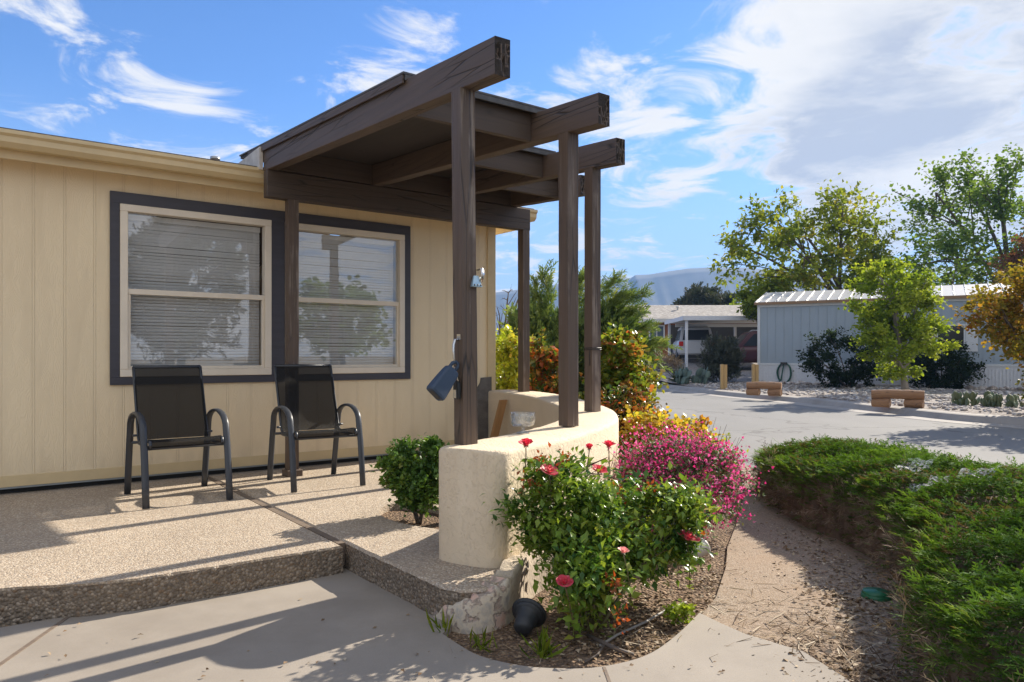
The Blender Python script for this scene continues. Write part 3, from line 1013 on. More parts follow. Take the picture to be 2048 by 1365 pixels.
M_glass = glass()
M_blind = plain('blind_slat', (.80, .80, .80), .5, .05)
for wi, (s0, s1) in enumerate(WIN):
    mb = MB()
    fw, d0, d1 = .058, -.06, .034
    mb.hbox(s0, s1, d0, d1, WZ1 - fw, WZ1)
    mb.hbox(s0, s1, d0, d1, WZ0, WZ0 + fw)
    mb.hbox(s0, s0 + fw, d0, d1, WZ0 + fw, WZ1 - fw)
    mb.hbox(s1 - fw, s1, d0, d1, WZ0 + fw, WZ1 - fw)
    win = mb.build('window', M_vinyl, house, .004)
    zm = 1.70
    a, b = s0 + fw, s1 - fw
    mb = MB()
    mb.hbox(a, b, -.03, .016, zm - .022, zm + .022)
    mb.hbox(a + .0005, a + .022, -.03, .010, WZ0 + fw, zm - .022); mb.hbox(b - .022, b - .0005, -.03, .010, WZ0 + fw, zm - .022)
    mb.hbox(a + .022, b - .022, -.03, .010, WZ0 + fw + .0005, WZ0 + fw + .026)
    mb.build('sash', M_vinyl, win, .002)
    mb = MB()
    mb.add([W(a, -.012, zm + .02), W(b, -.012, zm + .02), W(b, -.012, WZ1 - fw), W(a, -.012, WZ1 - fw)], [(0, 1, 2, 3)])
    mb.build('pane', M_glass, win)
    mb = MB()
    mb.add([W(a + .02, -.006, WZ0 + fw + .02), W(b - .02, -.006, WZ0 + fw + .02), W(b - .02, -.006, zm - .02), W(a + .02, -.006, zm - .02)], [(0, 1, 2, 3)])
    mb.build('pane', M_glass, win)
    mb = MB()
    r = random.Random(wi)
    z = WZ0 + fw + .03
    mb.hbox(a + .015, b - .015, -.105, -.065, WZ1 - fw - .05, WZ1 - fw - .005)
    while z < WZ1 - fw - .05:
        tl = .0114 + r.uniform(-.0012, .0012)
        sag = r.uniform(-.002, .002)
        for k_ in range(6):
            sa, sb = a + .015 + (b - a - .03) * k_ / 6, a + .015 + (b - a - .03) * (k_ + 1) / 6
            q = lambda s: z + sag * math.sin((s - a) / (b - a) * math.pi)
            mb.add([W(sa, -.080, q(sa) + tl), W(sb, -.080, q(sb) + tl), W(sb, -.084, q(sb) + .001), W(sa, -.084, q(sa) + .001), W(sa, -.092, q(sa) - tl), W(sb, -.092, q(sb) - tl)],
                   [(0, 1, 2, 3), (3, 2, 5, 4)], 0, True)
        z += .0265
    for f in (.12, .5, .88):
        s_ = a + (b - a) * f
        mb.hbox(s_ - .0012, s_ + .0012, -.0725, -.071, WZ0 + fw + .02, WZ1 - fw - .01)
    mb.build('blind', M_blind, win)

# =================================================================== CURVED WALL
def stucco(name, c1, c2, sc=58.0, st=.5, dist=.007):
    m, t, p = pbr(name, c1, .9)
    v = co(t)
    v2 = co(t, (1, 1, .62))
    n = t.n('ShaderNodeTexNoise', i_Vector=v, i_Scale=3.0, i_Detail=7.0, i_Roughness=.6)
    c = t.mix(t.ramp(n.outputs[0], [(.3, 0.0), (.7, 1.0)]), c1, c2)
    d = t.n('ShaderNodeTexNoise', i_Vector=v2, i_Scale=sc, i_Detail=5.0, i_Roughness=.55, i_Distortion=.9)
    h = t.ramp(d.outputs[0], [(.36, 0.0), (.47, .75), (.62, 1.0)])
    g = t.n('ShaderNodeTexNoise', i_Vector=v, i_Scale=240.0, i_Detail=2.0)
    c = t.mix(t.math('MULTIPLY', t.math('SUBTRACT', 1.0, h), .07), c, tuple(x * .55 for x in c1))
    t.link(c, p.inputs['Base Color'])
    bump(t, p, t.math('ADD', h, t.math('MULTIPLY', g.outputs[0], .12)), st, dist)
    MATS[name] = m
    return m


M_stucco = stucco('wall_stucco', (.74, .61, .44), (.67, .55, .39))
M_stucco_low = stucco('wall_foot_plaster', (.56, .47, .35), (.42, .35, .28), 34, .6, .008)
def patch_plaster():
    m, t, p = pbr('patched_plaster', (.5, .4, .3), .92)
    v = co(t)
    n = t.n('ShaderNodeTexNoise', i_Vector=v, i_Scale=9.0, i_Detail=7.0, i_Roughness=.65)
    g = t.n('ShaderNodeTexNoise', i_Vector=v, i_Scale=40.0, i_Detail=5.0)
    c = t.ramp(n.outputs[0], [(.36, (.56, .36, .28)), (.47, (.50, .40, .33)), (.53, (.56, .48, .37)), (.62, (.40, .36, .32)), (.72, (.24, .22, .20))])
    t.link(c, p.inputs['Base Color'])
    bump(t, p, t.math('ADD', t.ramp(n.outputs[0], [(.44, 0.0), (.50, 1.0)]), t.math('MULTIPLY', g.outputs[0], .5)), .9, .010)
    return m


M_pink = patch_plaster()
cw = thing('garden_wall', 'low curved cream stucco wall carrying the pergola posts', 'wall', W(1.1, 3.5), HROT)
cl = [Vector((s, u, 0)) for s, u in ((1.02, 3.585), (1.18, 3.515), (1.62, 3.355), (2.105, 3.12), (2.55, 2.82), (2.94, 2.43), (3.27, 1.98), (3.52, 1.5), (3.72, 1.0), (3.84, .45), (3.86, .0))]
line = catmull(cl, 10)
ln = [0]
for i in range(1, len(line)):
    ln.append(ln[-1] + (line[i] - line[i - 1]).length)
LT = ln[-1]


def wall_top(l):
    return .717 + .03 * smooth(0, LT * .55, l) + .05 * smooth(LT * .5, LT, l)


HWD = .20
# finer stations near the rounded end
stations = []
for l in [.0008, .003, .008, .016, .028, .045, .07, .10, .14] + list(np.arange(.19, LT, .045)) + [LT]:
    i = max(j for j in range(len(ln)) if ln[j] <= l + 1e-9)
    i = min(i, len(ln) - 2)
    f = (l - ln[i]) / (ln[i + 1] - ln[i])
    p = line[i].lerp(line[i + 1], f)
    t = (line[i + 1] - line[i]).normalized()
    stations.append((l, p, t))
r = random.Random(11)
mb = MB()
prev = None
for l, p, t in stations:
    rr = .13
    w = HWD if l >= rr else max(.004, HWD * (1 - ((rr - l) / rr) ** 3) ** (1 / 3))
    nrm = Vector((-t.y, t.x, 0))       # to the outer side (s,u frame)
    if nrm.dot(Vector((.5, 1, 0))) < 0:
        nrm = -nrm
    zt = wall_top(l) + r.uniform(-.0015, .0015)
    prof_ = [(-w, -.10), (-w, .15), (-w, .4), (-w, zt - .022), (-w + .008, zt - .006), (-w + .025, zt), (-w * .4, zt + .004), (w * .4, zt + .004), (w - .025, zt), (w - .008, zt - .007), (w, zt - .024), (w, .4), (w, .15), (w, -.12)]
    ring = []
    for a_, z in prof_:
        a_ = max(-w, min(w, a_)) + r.uniform(-.0015, .0015)
        q = p + nrm * a_
        ring.append(W(q.x, q.y, z))
    b = len(mb.v)
    mb.v += ring
    m = len(ring)
    if prev is None:
        mb.f.append(list(range(b, b + m))); mb.mi.append(0); mb.sm.append(True)
    else:
        for k_ in range(m - 1):
            mb.f.append([prev + k_, prev + k_ + 1, b + k_ + 1, b + k_]); mb.mi.append(0); mb.sm.append(True)
    prev = b
mb.f.append(list(range(prev + m - 1, prev - 1, -1))); mb.mi.append(0); mb.sm.append(False)
wall_o = mb.build('stucco_wall', M_stucco, cw, fix=True)
# plaster skin that runs on down over the slab edge to the soil
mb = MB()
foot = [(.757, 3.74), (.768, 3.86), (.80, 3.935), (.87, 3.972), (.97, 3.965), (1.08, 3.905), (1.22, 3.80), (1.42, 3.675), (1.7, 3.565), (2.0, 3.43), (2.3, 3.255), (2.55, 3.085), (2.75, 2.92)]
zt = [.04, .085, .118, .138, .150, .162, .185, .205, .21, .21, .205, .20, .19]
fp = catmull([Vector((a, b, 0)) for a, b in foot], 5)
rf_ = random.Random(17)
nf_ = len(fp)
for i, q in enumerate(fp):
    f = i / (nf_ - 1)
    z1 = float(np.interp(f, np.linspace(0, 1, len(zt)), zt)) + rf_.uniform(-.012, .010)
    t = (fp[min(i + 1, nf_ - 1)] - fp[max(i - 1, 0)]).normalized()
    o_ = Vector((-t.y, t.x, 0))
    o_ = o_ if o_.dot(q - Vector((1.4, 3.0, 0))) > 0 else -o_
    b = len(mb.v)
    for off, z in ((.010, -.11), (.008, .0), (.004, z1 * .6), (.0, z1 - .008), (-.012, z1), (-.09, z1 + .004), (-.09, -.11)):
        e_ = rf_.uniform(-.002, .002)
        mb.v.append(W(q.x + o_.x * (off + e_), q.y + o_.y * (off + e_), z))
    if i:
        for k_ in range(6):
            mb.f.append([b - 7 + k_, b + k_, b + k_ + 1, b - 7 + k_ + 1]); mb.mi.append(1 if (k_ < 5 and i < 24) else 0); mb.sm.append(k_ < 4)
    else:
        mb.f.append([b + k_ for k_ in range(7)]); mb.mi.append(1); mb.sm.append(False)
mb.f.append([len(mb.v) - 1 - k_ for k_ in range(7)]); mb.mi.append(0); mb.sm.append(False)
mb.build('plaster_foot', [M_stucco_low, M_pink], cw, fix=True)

# =================================================================== PERGOLA
pg = thing('pergola', 'dark brown timber pergola porch with partly decked roof and square posts', 'pergola', W(2.4, 1.8, PZ), HROT)
SL = -.0634


def bz(u):
    return 2.745 + SL * (u - .44)


BH = .187
BEAMS = [(1.095, 3.735), (2.06, 3.44), (2.895, 2.75), (3.64, 1.54)]
BW = .092
for s0, ue in BEAMS:
    mb = MB()
    u0 = .355
    nseg = 10
    rb = random.Random(int(s0 * 100))
    for k_ in range(nseg + 1):
        u = u0 + (ue - u0) * k_ / nseg
        j_ = lambda: rb.uniform(-.0012, .0012)
        mb.v += [W(s0 + j_(), u, bz(u) + j_()), W(s0 + BW + j_(), u, bz(u) + j_()), W(s0 + BW + j_(), u, bz(u) + BH + j_()), W(s0 + j_(), u, bz(u) + BH + j_())]
        if k_:
            b = len(mb.v) - 4
            for e in range(4):
                mb.f.append([b - 4 + e, b + e, b + (e + 1) % 4, b - 4 + (e + 1) % 4]); mb.mi.append(0); mb.sm.append(False)
    mb.f.append([0, 1, 2, 3]); mb.mi.append(1); mb.sm.append(False)
    e = len(mb.v) - 4
    # checked end grain: the end face broken into small uneven steps
    gn = 7
    cn = [mb.v[e + i] for i in range(4)]
    grid = []
    for i in range(gn + 1):
        for j in range(gn + 1):
            a_, b_ = i / gn, j / gn
            p = (cn[0] * (1 - a_) + cn[1] * a_) * (1 - b_) + (cn[3] * (1 - a_) + cn[2] * a_) * b_
            if 0 < i < gn and 0 < j < gn:
                p = p - HN * rb.choice((0, 0, .004, .010, .020))
            grid.append(p)
    mb.add(grid, [(i * (gn + 1) + j, i * (gn + 1) + j + 1, (i + 1) * (gn + 1) + j + 1, (i + 1) * (gn + 1) + j) for i in range(gn) for j in range(gn)], 1)
    mb.build('rafter', [M_brown_y, M_endg], pg, .004)
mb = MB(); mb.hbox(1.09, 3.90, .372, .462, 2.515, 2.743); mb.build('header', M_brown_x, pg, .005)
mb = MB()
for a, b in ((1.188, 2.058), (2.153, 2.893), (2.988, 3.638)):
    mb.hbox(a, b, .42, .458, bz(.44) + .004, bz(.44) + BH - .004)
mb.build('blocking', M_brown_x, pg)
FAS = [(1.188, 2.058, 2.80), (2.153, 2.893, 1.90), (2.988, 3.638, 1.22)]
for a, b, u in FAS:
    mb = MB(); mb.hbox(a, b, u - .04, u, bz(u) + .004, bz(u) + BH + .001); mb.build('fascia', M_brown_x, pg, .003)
# decking with drip edge
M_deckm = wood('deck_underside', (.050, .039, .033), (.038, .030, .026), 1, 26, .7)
M_rolled = mottled('rolled_roofing', (.12, .12, .125), (.08, .08, .085), 20, .9, .3, .003)
mb, me_ = MB(), MB()
for (a, b, u) in ((1.085, 2.152, 2.85), (2.154, 2.987, 1.95), (2.989, 3.745, 1.27)):
    u0 = -.25
    zz = lambda q: bz(q) + BH + .003
    mb.hexa([W(a, u, zz(u)), W(b, u, zz(u)), W(b, u0, zz(u0)), W(a, u0, zz(u0)), W(a, u, zz(u) + .02), W(b, u, zz(u) + .02), W(b, u0, zz(u0) + .02), W(a, u0, zz(u0) + .02)])
    me_.hexa([W(a - .012, u + .012, zz(u) + .022), W(b, u + .012, zz(u) + .022), W(b, u0, zz(u0) + .022), W(a - .012, u0, zz(u0) + .022), W(a - .012, u + .012, zz(u) + .034), W(b, u + .012, zz(u) + .034), W(b, u0, zz(u0) + .034), W(a - .012, u0, zz(u0) + .034)])
    me_.hbox(a + .002, b - .002, u + .002, u + .010, zz(u) - .012, zz(u) + .020)
deck = mb.build('roof_deck', M_deckm, pg)
me_.build('drip_edge', M_rolled, deck)
mb = MB()
zz = lambda q: bz(q) + BH
u = 2.85
mb.hexa([W(1.073, u, zz(u) - .026), W(1.083, u, zz(u) - .026), W(1.083, .0, zz(.0) - .026), W(1.073, .0, zz(0) - .026), W(1.073, u, zz(u) + .022), W(1.083, u, zz(u) + .022), W(1.083, 0, zz(0) + .022), W(1.073, 0, zz(0) + .022)])
mb.build('rake_trim', M_brown_y, deck)
mb = MB()
mb.add([W(1.06, .36, 2.76), W(1.06, .36, 2.95), W(1.06, -.35, 2.93), W(1.06, -.28, 2.88), W(1.09, .36, 2.76), W(1.09, .36, 2.95), W(1.09, -.35, 2.93), W(1.09, -.28, 2.88)],
       [(0, 1, 2, 3), (7, 6, 5, 4), (0, 4, 5, 1), (1, 5, 6, 2), (2, 6, 7, 3), (3, 7, 4, 0)])
mb.build('end_flashing', mottled('peeling_paint', (.66, .62, .56), (.50, .46, .41), 9, .7, .4, .004), pg)


def post(s, u, z0, z1, lean=(0, 0), name='post', w=.091, seed=1, label=None):
    mb = MB()
    rb = random.Random(seed)
    n = 14
    for k_ in range(n + 1):
        f = k_ / n
        cs, cu = s + lean[0] * f, u + lean[1] * f
        h = w / 2
        ring = []
        for (a, b) in ((-h, h), (0, h), (h, h), (h, 0), (h, -h), (0, -h), (-h, -h), (-h, 0)):
            chip = rb.uniform(.0, .0025) if (abs(a) == h and abs(b) == h) else rb.uniform(0, .001)
            ring.append(W(cs + a - math.copysign(chip, a), cu + b - math.copysign(chip, b), z0 + (z1 - z0) * f))
        b0_ = len(mb.v)
        mb.v += ring
        if k_:
            for e in range(8):
                mb.f.append([b0_ - 8 + e, b0_ - 8 + (e + 1) % 8, b0_ + (e + 1) % 8, b0_ + e]); mb.mi.append(0); mb.sm.append(False)
    mb.f.append(list(range(7, -1, -1))); mb.f.append(list(range(len(mb.v) - 8, len(mb.v)))); mb.mi += [0, 0]; mb.sm += [False, False]
    return mb.build(name, M_brown, pg, label=label)


P1, P2, P3, P5, P4 = (1.150, 3.400), (2.105, 3.120), (2.940, 2.450), (3.686, 1.285), (3.846, .415)
post(*P1, .712, bz(3.4) + .001, (-.02, .0), seed=1)
post(*P2, .738, bz(3.12) + .001, (0, 0), seed=2)
post(*P3, .752, bz(2.45) + .001, (0, 0), seed=3)
post(*P5, .775, bz(1.285) + .001, seed=4)
post(*P4, .795, 2.515, seed=5)
post(1.316, .425, PZ - .01, 2.515, seed=6)
mb = MB(); mb.hbox(1.25, 1.385, .36, .50, PZ - .01, PZ + .055); mb.build('post_base', M_brown, pg, .004)

# =================================================================== THINGS ON THE PATIO
M_chair = plain('chair_powder_coat', (.040, .045, .055), .38, .1, 20)


def sling():
    m, t, p = pbr('sling_mesh', (.022, .022, .023), .8, Specular_IOR_Level=.12)
    v = co(t)
    w1 = t.n('ShaderNodeTexWave', i_Vector=v, i_Scale=90.0, bands_direction='X')
    n = t.n('ShaderNodeTexNoise', i_Vector=co(t, (1, 1, .06)), i_Scale=90.0, i_Detail=3.0)
    t.link(t.mix(n.outputs[0], (.010, .010, .010), (.024, .022, .020)), p.inputs['Base Color'])
    bump(t, p, w1.outputs['Fac'], .3, .002)
    tr = t.n('ShaderNodeBsdfTransparent')
    mx = t.n('ShaderNodeMixShader', i_0=.07)
    t.link(p.outputs[0], mx.inputs[1]); t.link(tr.outputs[0], mx.inputs[2])
    t.link(mx.outputs[0], m.node_tree.nodes['Material Output'].inputs[0])
    return m


M_sling = sling()


def make_chair(sc, uc, rz, label):
    root = thing('patio_chair', label, 'chair', W(sc, uc, PZ), HROT + rz, 'chairs on the patio')
    c, s_ = math.cos(rz), math.sin(rz)

    def C(x, f, z):   # x across, f to the front
        return W(sc + x * c + f * s_, uc - x * s_ + f * c, PZ + z)
    xd = (C(1, 0, 0) - C(0, 0, 0))
    for sg in (-1, 1):
        x = .272 * sg
        pts = [C(x, .345, .004), C(x, .325, .15), C(x, .29, .36), C(x, .262, .47)]
        for k in range(1, 12):
            a = math.pi * k / 12
            pts.append(C(x, .015 + .240 * math.cos(a), .49 + .135 * math.sin(a) ** .8))
        pts += [C(x, -.232, .47), C(x, -.262, .36), C(x, -.312, .15), C(x, -.34, .004)]
        mb = MB()
        mb.tube(pts, .02, 10, flat=(xd, .024, .0115), smooth=True)
        mb.build('leg', M_chair, root)
    path = [(.285, .405), (.292, .425), (.280, .442), (.24, .444), (.10, .424), (-.04, .408), (-.09, .412), (-.12, .44), (-.145, .50), (-.20, .64), (-.262, .80), (-.318, .945)]
    mb = MB()
    for sg in (-1, 1):
        mb.tube([C(.236 * sg, f, z) for f, z in path], .0115, 8)
    mb.tube([C(-.236, -.318, .945), C(.236, -.318, .945)], .0115, 8)
    mb.tube([C(-.262, .255, .395), C(.262, .255, .395)], .012, 8)
    mb.tube([C(-.262, -.215, .395), C(.262, -.215, .395)], .011, 8)
    for sg in (-1, 1):
        mb.tube([C(.236 * sg, .255, .40), C(.236 * sg, -.10, .398)], .010, 8)
    mb.build('seat_frame', M_chair, root)

    def sheet_(pts, name):
        mb = MB()
        n = 10
        for f, z, sag in pts:
            for k in range(n + 1):
                q = -1 + 2 * k / n
                mb.v.append(C(.238 * q, f - (sag if name == 'backrest' else 0) * (1 - q * q), z - (sag if name == 'seat' else 0) * (1 - q * q)))
        for i in range(len(pts) - 1):
            for k in range(n):
                mb.f.append([i * (n + 1) + k, i * (n + 1) + k + 1, (i + 1) * (n + 1) + k + 1, (i + 1) * (n + 1) + k]); mb.mi.append(0); mb.sm.append(True)
        return mb.build(name, M_sling, root)
    sheet_([(.287, .400, 0), (.297, .425, .004), (.280, .455, .006), (.24, .457, .010), (.10, .437, .02), (-.04, .421, .02), (-.085, .424, .015)], 'seat')
    sheet_([(-.085, .424, .0), (-.108, .445, .01), (-.132, .505, .02), (-.187, .645, .024), (-.249, .805, .018), (-.306, .93, .008), (-.318, .958, .004)], 'backrest')
    for sg in (-1, 1):
        for f, z in ((.24, .44), (-.12, .455)):
            q = C(.24 * sg, f, z)
            mb = MB(); mb.tube([q - xd * .006, q + xd * .034 * sg], .009, 8); mb.build('bolt', M_chair, root)
    return root


make_chair(.302, .865, 0, 'black sling patio chair under the middle of the left window')
make_chair(1.335, .895, R(-4), 'black sling patio chair in front of the slim post between the windows')

# glass trifle bowl on the curved wall
def clear_glass():
    m = bpy.data.materials.new('clear_glass')
    m.use_nodes = True
    t = NT(m.node_tree)
    fr = t.n('ShaderNodeLayerWeight', i_Blend=.35)
    tr = t.n('ShaderNodeBsdfTransparent', i_0=(.93, .95, .96, 1))
    gl = t.n('ShaderNodeBsdfGlossy', i_1=.03)
    f = t.math('ADD', t.math('MULTIPLY', t.math('POWER', fr.outputs[1], 2.0), .7), .13, clamp=True)
    mx = t.n('ShaderNodeMixShader', i_0=f)
    t.link(tr.outputs[0], mx.inputs[1]); t.link(gl.outputs[0], mx.inputs[2])
    t.link(mx.outputs[0], m.node_tree.nodes['Material Output'].inputs[0])
    return m


M_clear = clear_glass()
bq = W(1.672, 3.21, wall_top(.7) + .006)
bowl = thing('trifle_bowl', 'clear glass footed bowl standing on top of the curved wall', 'bowl', bq)
mb = MB()
mb.lathe([(0, .040), (.058, .041), (.066, .048), (.070, .060), (.074, .118), (.0735, .1195), (.0715, .118), (.0675, .060), (.063, .051), (.056, .046), (0, .045)], Matrix.Translation(bq), 32)
for k in range(14):
    a = 2 * math.pi * k / 14
    d = Vector((math.cos(a), math.sin(a), 0))
    mb.tube([bq + d * .0705 + Vector((0, 0, .062)), bq + d * .0735 + Vector((0, 0, .100))], .0012, 5)
mb.build('bowl_body', M_clear, bowl)
mb = MB(); mb.lathe([(0, .040), (.012, .040), (.009, .025), (.012, .014), (.038, .004), (.040, 0), (0, 0)], Matrix.Translation(bq), 24); mb.build('foot', M_clear, bowl)

# timber offcut leaning on the inside of the curved wall
mb = MB()
a, b = W(3.36, .43, PZ), W(3.535, .43, .72)
mb.hexa([a, a + HD * .085, a + HD * .085 - HN * .035, a - HN * .035, b, b + HD * .085, b + HD * .085 - HN * .035, b - HN * .035])
tag(mb.build('wooden_board', wood('board_pine', (.42, .22, .08), (.33, .17, .06), 2, 24, .6), bevel=.002), 'orange brown wooden board leaning in the corner behind the curved wall', 'board')

# lock boxes and hook on the front post
M_lock = plain('lockbox_shell', (.035, .060, .105), .6, .12, 20)
M_rubber = plain('black_rubber', (.02, .022, .025), .5)
M_chrome = pbr('bright_steel', (.62, .62, .62), .25, Metallic=1.0)[0]
hz = 1.18 - (628 - 712) / 1470 * 3.62
hp = W(1.10, 3.40, 0)


def HP(a, b, z):   # a out from the left face of the post, b along it towards the camera
    return W(1.101 - a, 3.41 + b, z)


hk = thing('hook', 'small steel hook with a screwed plate on the front post', 'hook', HP(0, 0, 1.27))
mb = MB(); mb.hexa([HP(-.0, -.018, 1.262), HP(-.0, .018, 1.262), HP(.004, .018, 1.262), HP(.004, -.018, 1.262), HP(0, -.018, 1.292), HP(0, .018, 1.292), HP(.004, .018, 1.292), HP(.004, -.018, 1.292)])
mb.build('plate', M_chrome, hk)
mb = MB()
for b in (-.008, .008):
    mb.lathe([(.004, 0), (.003, .002), (0, .0025)], Matrix.Translation(HP(.0045, b, 1.277)) @ (HP(1, 0, 0) - HP(0, 0, 0)).to_track_quat('Z', 'Y').to_matrix().to_4x4(), 8)
mb.build('screw', M_metal, hk)
mb = MB()
mb.tube([HP(.003, .0, 1.266), HP(.030, .006, 1.262), HP(.042, .012, 1.235), HP(.044, .014, 1.20), HP(.040, .013, 1.165), HP(.034, .010, 1.145), HP(.020, .006, 1.142)], .0065, 8)
mb.build('shackle', M_chrome, hk)
lb = thing('lock_box', 'dark blue lock box hanging tilted from the hook on the front post', 'lock box', HP(.04, .02, 1.05))
ax = (HP(.165, .03, .985) - HP(.035, .012, 1.125))
L_ = ax.length
z_ = ax.normalized()
x_ = (HP(0, 1, 0) - HP(0, 0, 0)).cross(z_).normalized()
y_ = z_.cross(x_)
ML = Matrix((x_, y_, z_)).transposed().to_4x4()
ML.translation = HP(.035, .012, 1.125)
mb = MB()
ring = lambda z, w, h: [ML @ Vector((sx * w, sy * h, z)) for sx, sy in ((-1, -.72), (-.78, -1), (.78, -1), (1, -.72), (1, .72), (.78, 1), (-.78, 1), (-1, .72))]
secs = [(.02, .030, .018), (.028, .038, .024), (.05, .042, .026), (L_ * .6, .048, .029), (L_ - .012, .052, .031), (L_, .048, .028)]
for i, (z, w, h) in enumerate(secs):
    mb.v += ring(z, w, h)
    if i:
        b = len(mb.v) - 8
        for e in range(8):
            mb.f.append([b - 8 + e, b - 8 + (e + 1) % 8, b + (e + 1) % 8, b + e]); mb.mi.append(0); mb.sm.append(False)
mb.f.append(list(range(7, -1, -1))); mb.f.append(list(range(len(mb.v) - 8, len(mb.v)))); mb.mi += [0, 0]; mb.sm += [False, False]
mb.build('shell', M_lock, lb, .002)
mb = MB()
mb.tube([ML @ Vector((-.022, 0, .03)), ML @ Vector((-.022, 0, -.005)), ML @ Vector((-.012, 0, -.022)), ML @ Vector((.006, 0, -.024)), ML @ Vector((.016, 0, -.01)), ML @ Vector((.016, 0, .03))], .0095, 8)
mb.build('shackle', M_lock, lb)
mb = MB(); mb.v += ring(L_ + .0015, .032, .018); mb.f.append(list(range(8))); mb.mi.append(0); mb.sm.append(False); mb.build('dial_face', M_rubber, lb)
kb = thing('key_safe', 'small black and silver key safe hanging behind the blue lock box', 'key safe', HP(.02, .0, 1.0))
mb = MB()
MK = Matrix((HN, -HD, Vector((0, 0, 1)))).transposed().to_4x4()
MK.translation = HP(.014, .0, 1.04)
secs = [(-.085, .017, .009), (-.078, .022, .012), (-.03, .023, .012), (.0, .020, .011), (.012, .012, .008)]
for i, (z, w, h) in enumerate(secs):
    mb.v += [MK @ Vector((sx * w, sy * h, z)) for sx, sy in ((-1, -.7), (-.7, -1), (.7, -1), (1, -.7), (1, .7), (.7, 1), (-.7, 1), (-1, .7))]
    if i:
        b = len(mb.v) - 8
        for e in range(8):
            mb.f.append([b - 8 + e, b - 8 + (e + 1) % 8, b + (e + 1) % 8, b + e]); mb.mi.append(0); mb.sm.append(False)
mb.f.append(list(range(7, -1, -1))); mb.f.append(list(range(len(mb.v) - 8, len(mb.v)))); mb.mi += [0, 0]; mb.sm += [False, False]
mb.build('case', M_rubber, kb, .001)
mb = MB(); mb.hexa([HP(.0265, -.014, .962), HP(.0265, .014, .962), HP(.029, .014, .962), HP(.029, -.014, .962), HP(.0265, -.014, 1.005), HP(.0265, .014, 1.005), HP(.029, .014, 1.005), HP(.029, -.014, 1.005)]); mb.build('dial_plate', M_chrome, kb)
mb = MB(); mb.tube([HP(.014, -.012, 1.04), HP(.02, -.012, 1.09), HP(.026, 0, 1.122), HP(.02, .012, 1.09), HP(.014, .012, 1.04)], .004, 8); mb.build('shackle', M_chrome, kb)

# bottle opener / clip light bracket higher up on the same post
cl_ = thing('clip_bracket', 'small shiny metal clip bracket screwed high on the front post', 'bracket', W(1.20, 3.452, 1.56))
def CP(a, b, z):
    return W(1.17 + a, 3.447 + b, z)
mb = MB()
mb.tube([CP(.020, .0, 1.625), CP(.026, .030, 1.632), CP(.032, .034, 1.60), CP(.024, .022, 1.562)], .007, 6, flat=(HD, .012, .003))
mb.build('arm', M_chrome, cl_)
mb = MB()
M_cap = plain('bracket_enamel', (.35, .50, .62), .25, .1, 30, Metallic=.5)
pts = [(-.012, 1.595), (.016, 1.595), (.032, 1.535), (-.030, 1.535)]
mb.add([CP(a, .004, z) for a, z in pts] + [CP(a, .016 + (.016 if z < 1.55 else 0), z) for a, z in pts], [(3, 2, 1, 0), (4, 5, 6, 7), (0, 1, 5, 4), (1, 2, 6, 5), (2, 3, 7, 6), (3, 0, 4, 7)])
mb.build('hood', M_cap, cl_, .003)
for a in (-.018, .001, .02):
    mb = MB(); mb.lathe([(.0045, 0), (.004, .003), (0, .004)], Matrix.Translation(CP(a, .0318, 1.545)) @ HN.to_track_quat('Z', 'Y').to_matrix().to_4x4(), 8); mb.build('bolt', M_rubber, cl_)
# wire twisted round the third post
mb = MB()
for z in (1.225, 1.238):
    h = .0475
    mb.tube([W(P3[0] + a * h, P3[1] + b * h, z + .004 * math.sin(i * 2)) for i, (a, b) in enumerate(((-1, 1), (1, 1), (1, -1), (-1, -1), (-1, 1)))], .0028, 6)
mb.tube([W(P3[0] - .046, P3[1] + .02, 1.23), W(P3[0] - .049, P3[1] + .018, 1.17), W(P3[0] - .048, P3[1] + .02, 1.105)], .003, 6)
tag(mb.build('tie_wire', M_rubber), 'dark wire tied round the third pergola post with its end hanging', 'wire')

# black garden lamps
def spot_lamp(name, label, p, tilt, az, sc=1.0):
    root = thing(name, label, 'garden lamp', p, 0, 'black garden lamps')
    Mx = Matrix.Translation(p + Vector((0, 0, .075 * sc))) @ Matrix.Rotation(az, 4, 'Z') @ Matrix.Rotation(tilt, 4, 'Y') @ Matrix.Scale(sc, 4)
    mb = MB(); mb.lathe([(0, -.07), (.03, -.068), (.042, -.055), (.048, -.02), (.052, .02), (.062, .03), (.075, .034), (.075, .042), (.060, .044), (.055, .02), (0, .01)], Mx, 24); mb.build('housing', M_rubber, root)
    mb = MB(); mb.lathe([(.070, .040), (.084, .046), (.086, .054), (.070, .056), (.068, .046)], Mx, 24); mb.build('rim', M_rubber, root)
    mb = MB(); mb.lathe([(0, .048), (.04, .047), (.068, .044)], Mx, 20); mb.build('lens', pbr('lamp_lens', (.02, .02, .022), .4)[0], root)
    mb = MB(); mb.tube([p + Vector((0, 0, -.02)), p + Vector((0, 0, .06 * sc))], .01 * sc, 8); mb.build('stake', M_rubber, root)
    return root


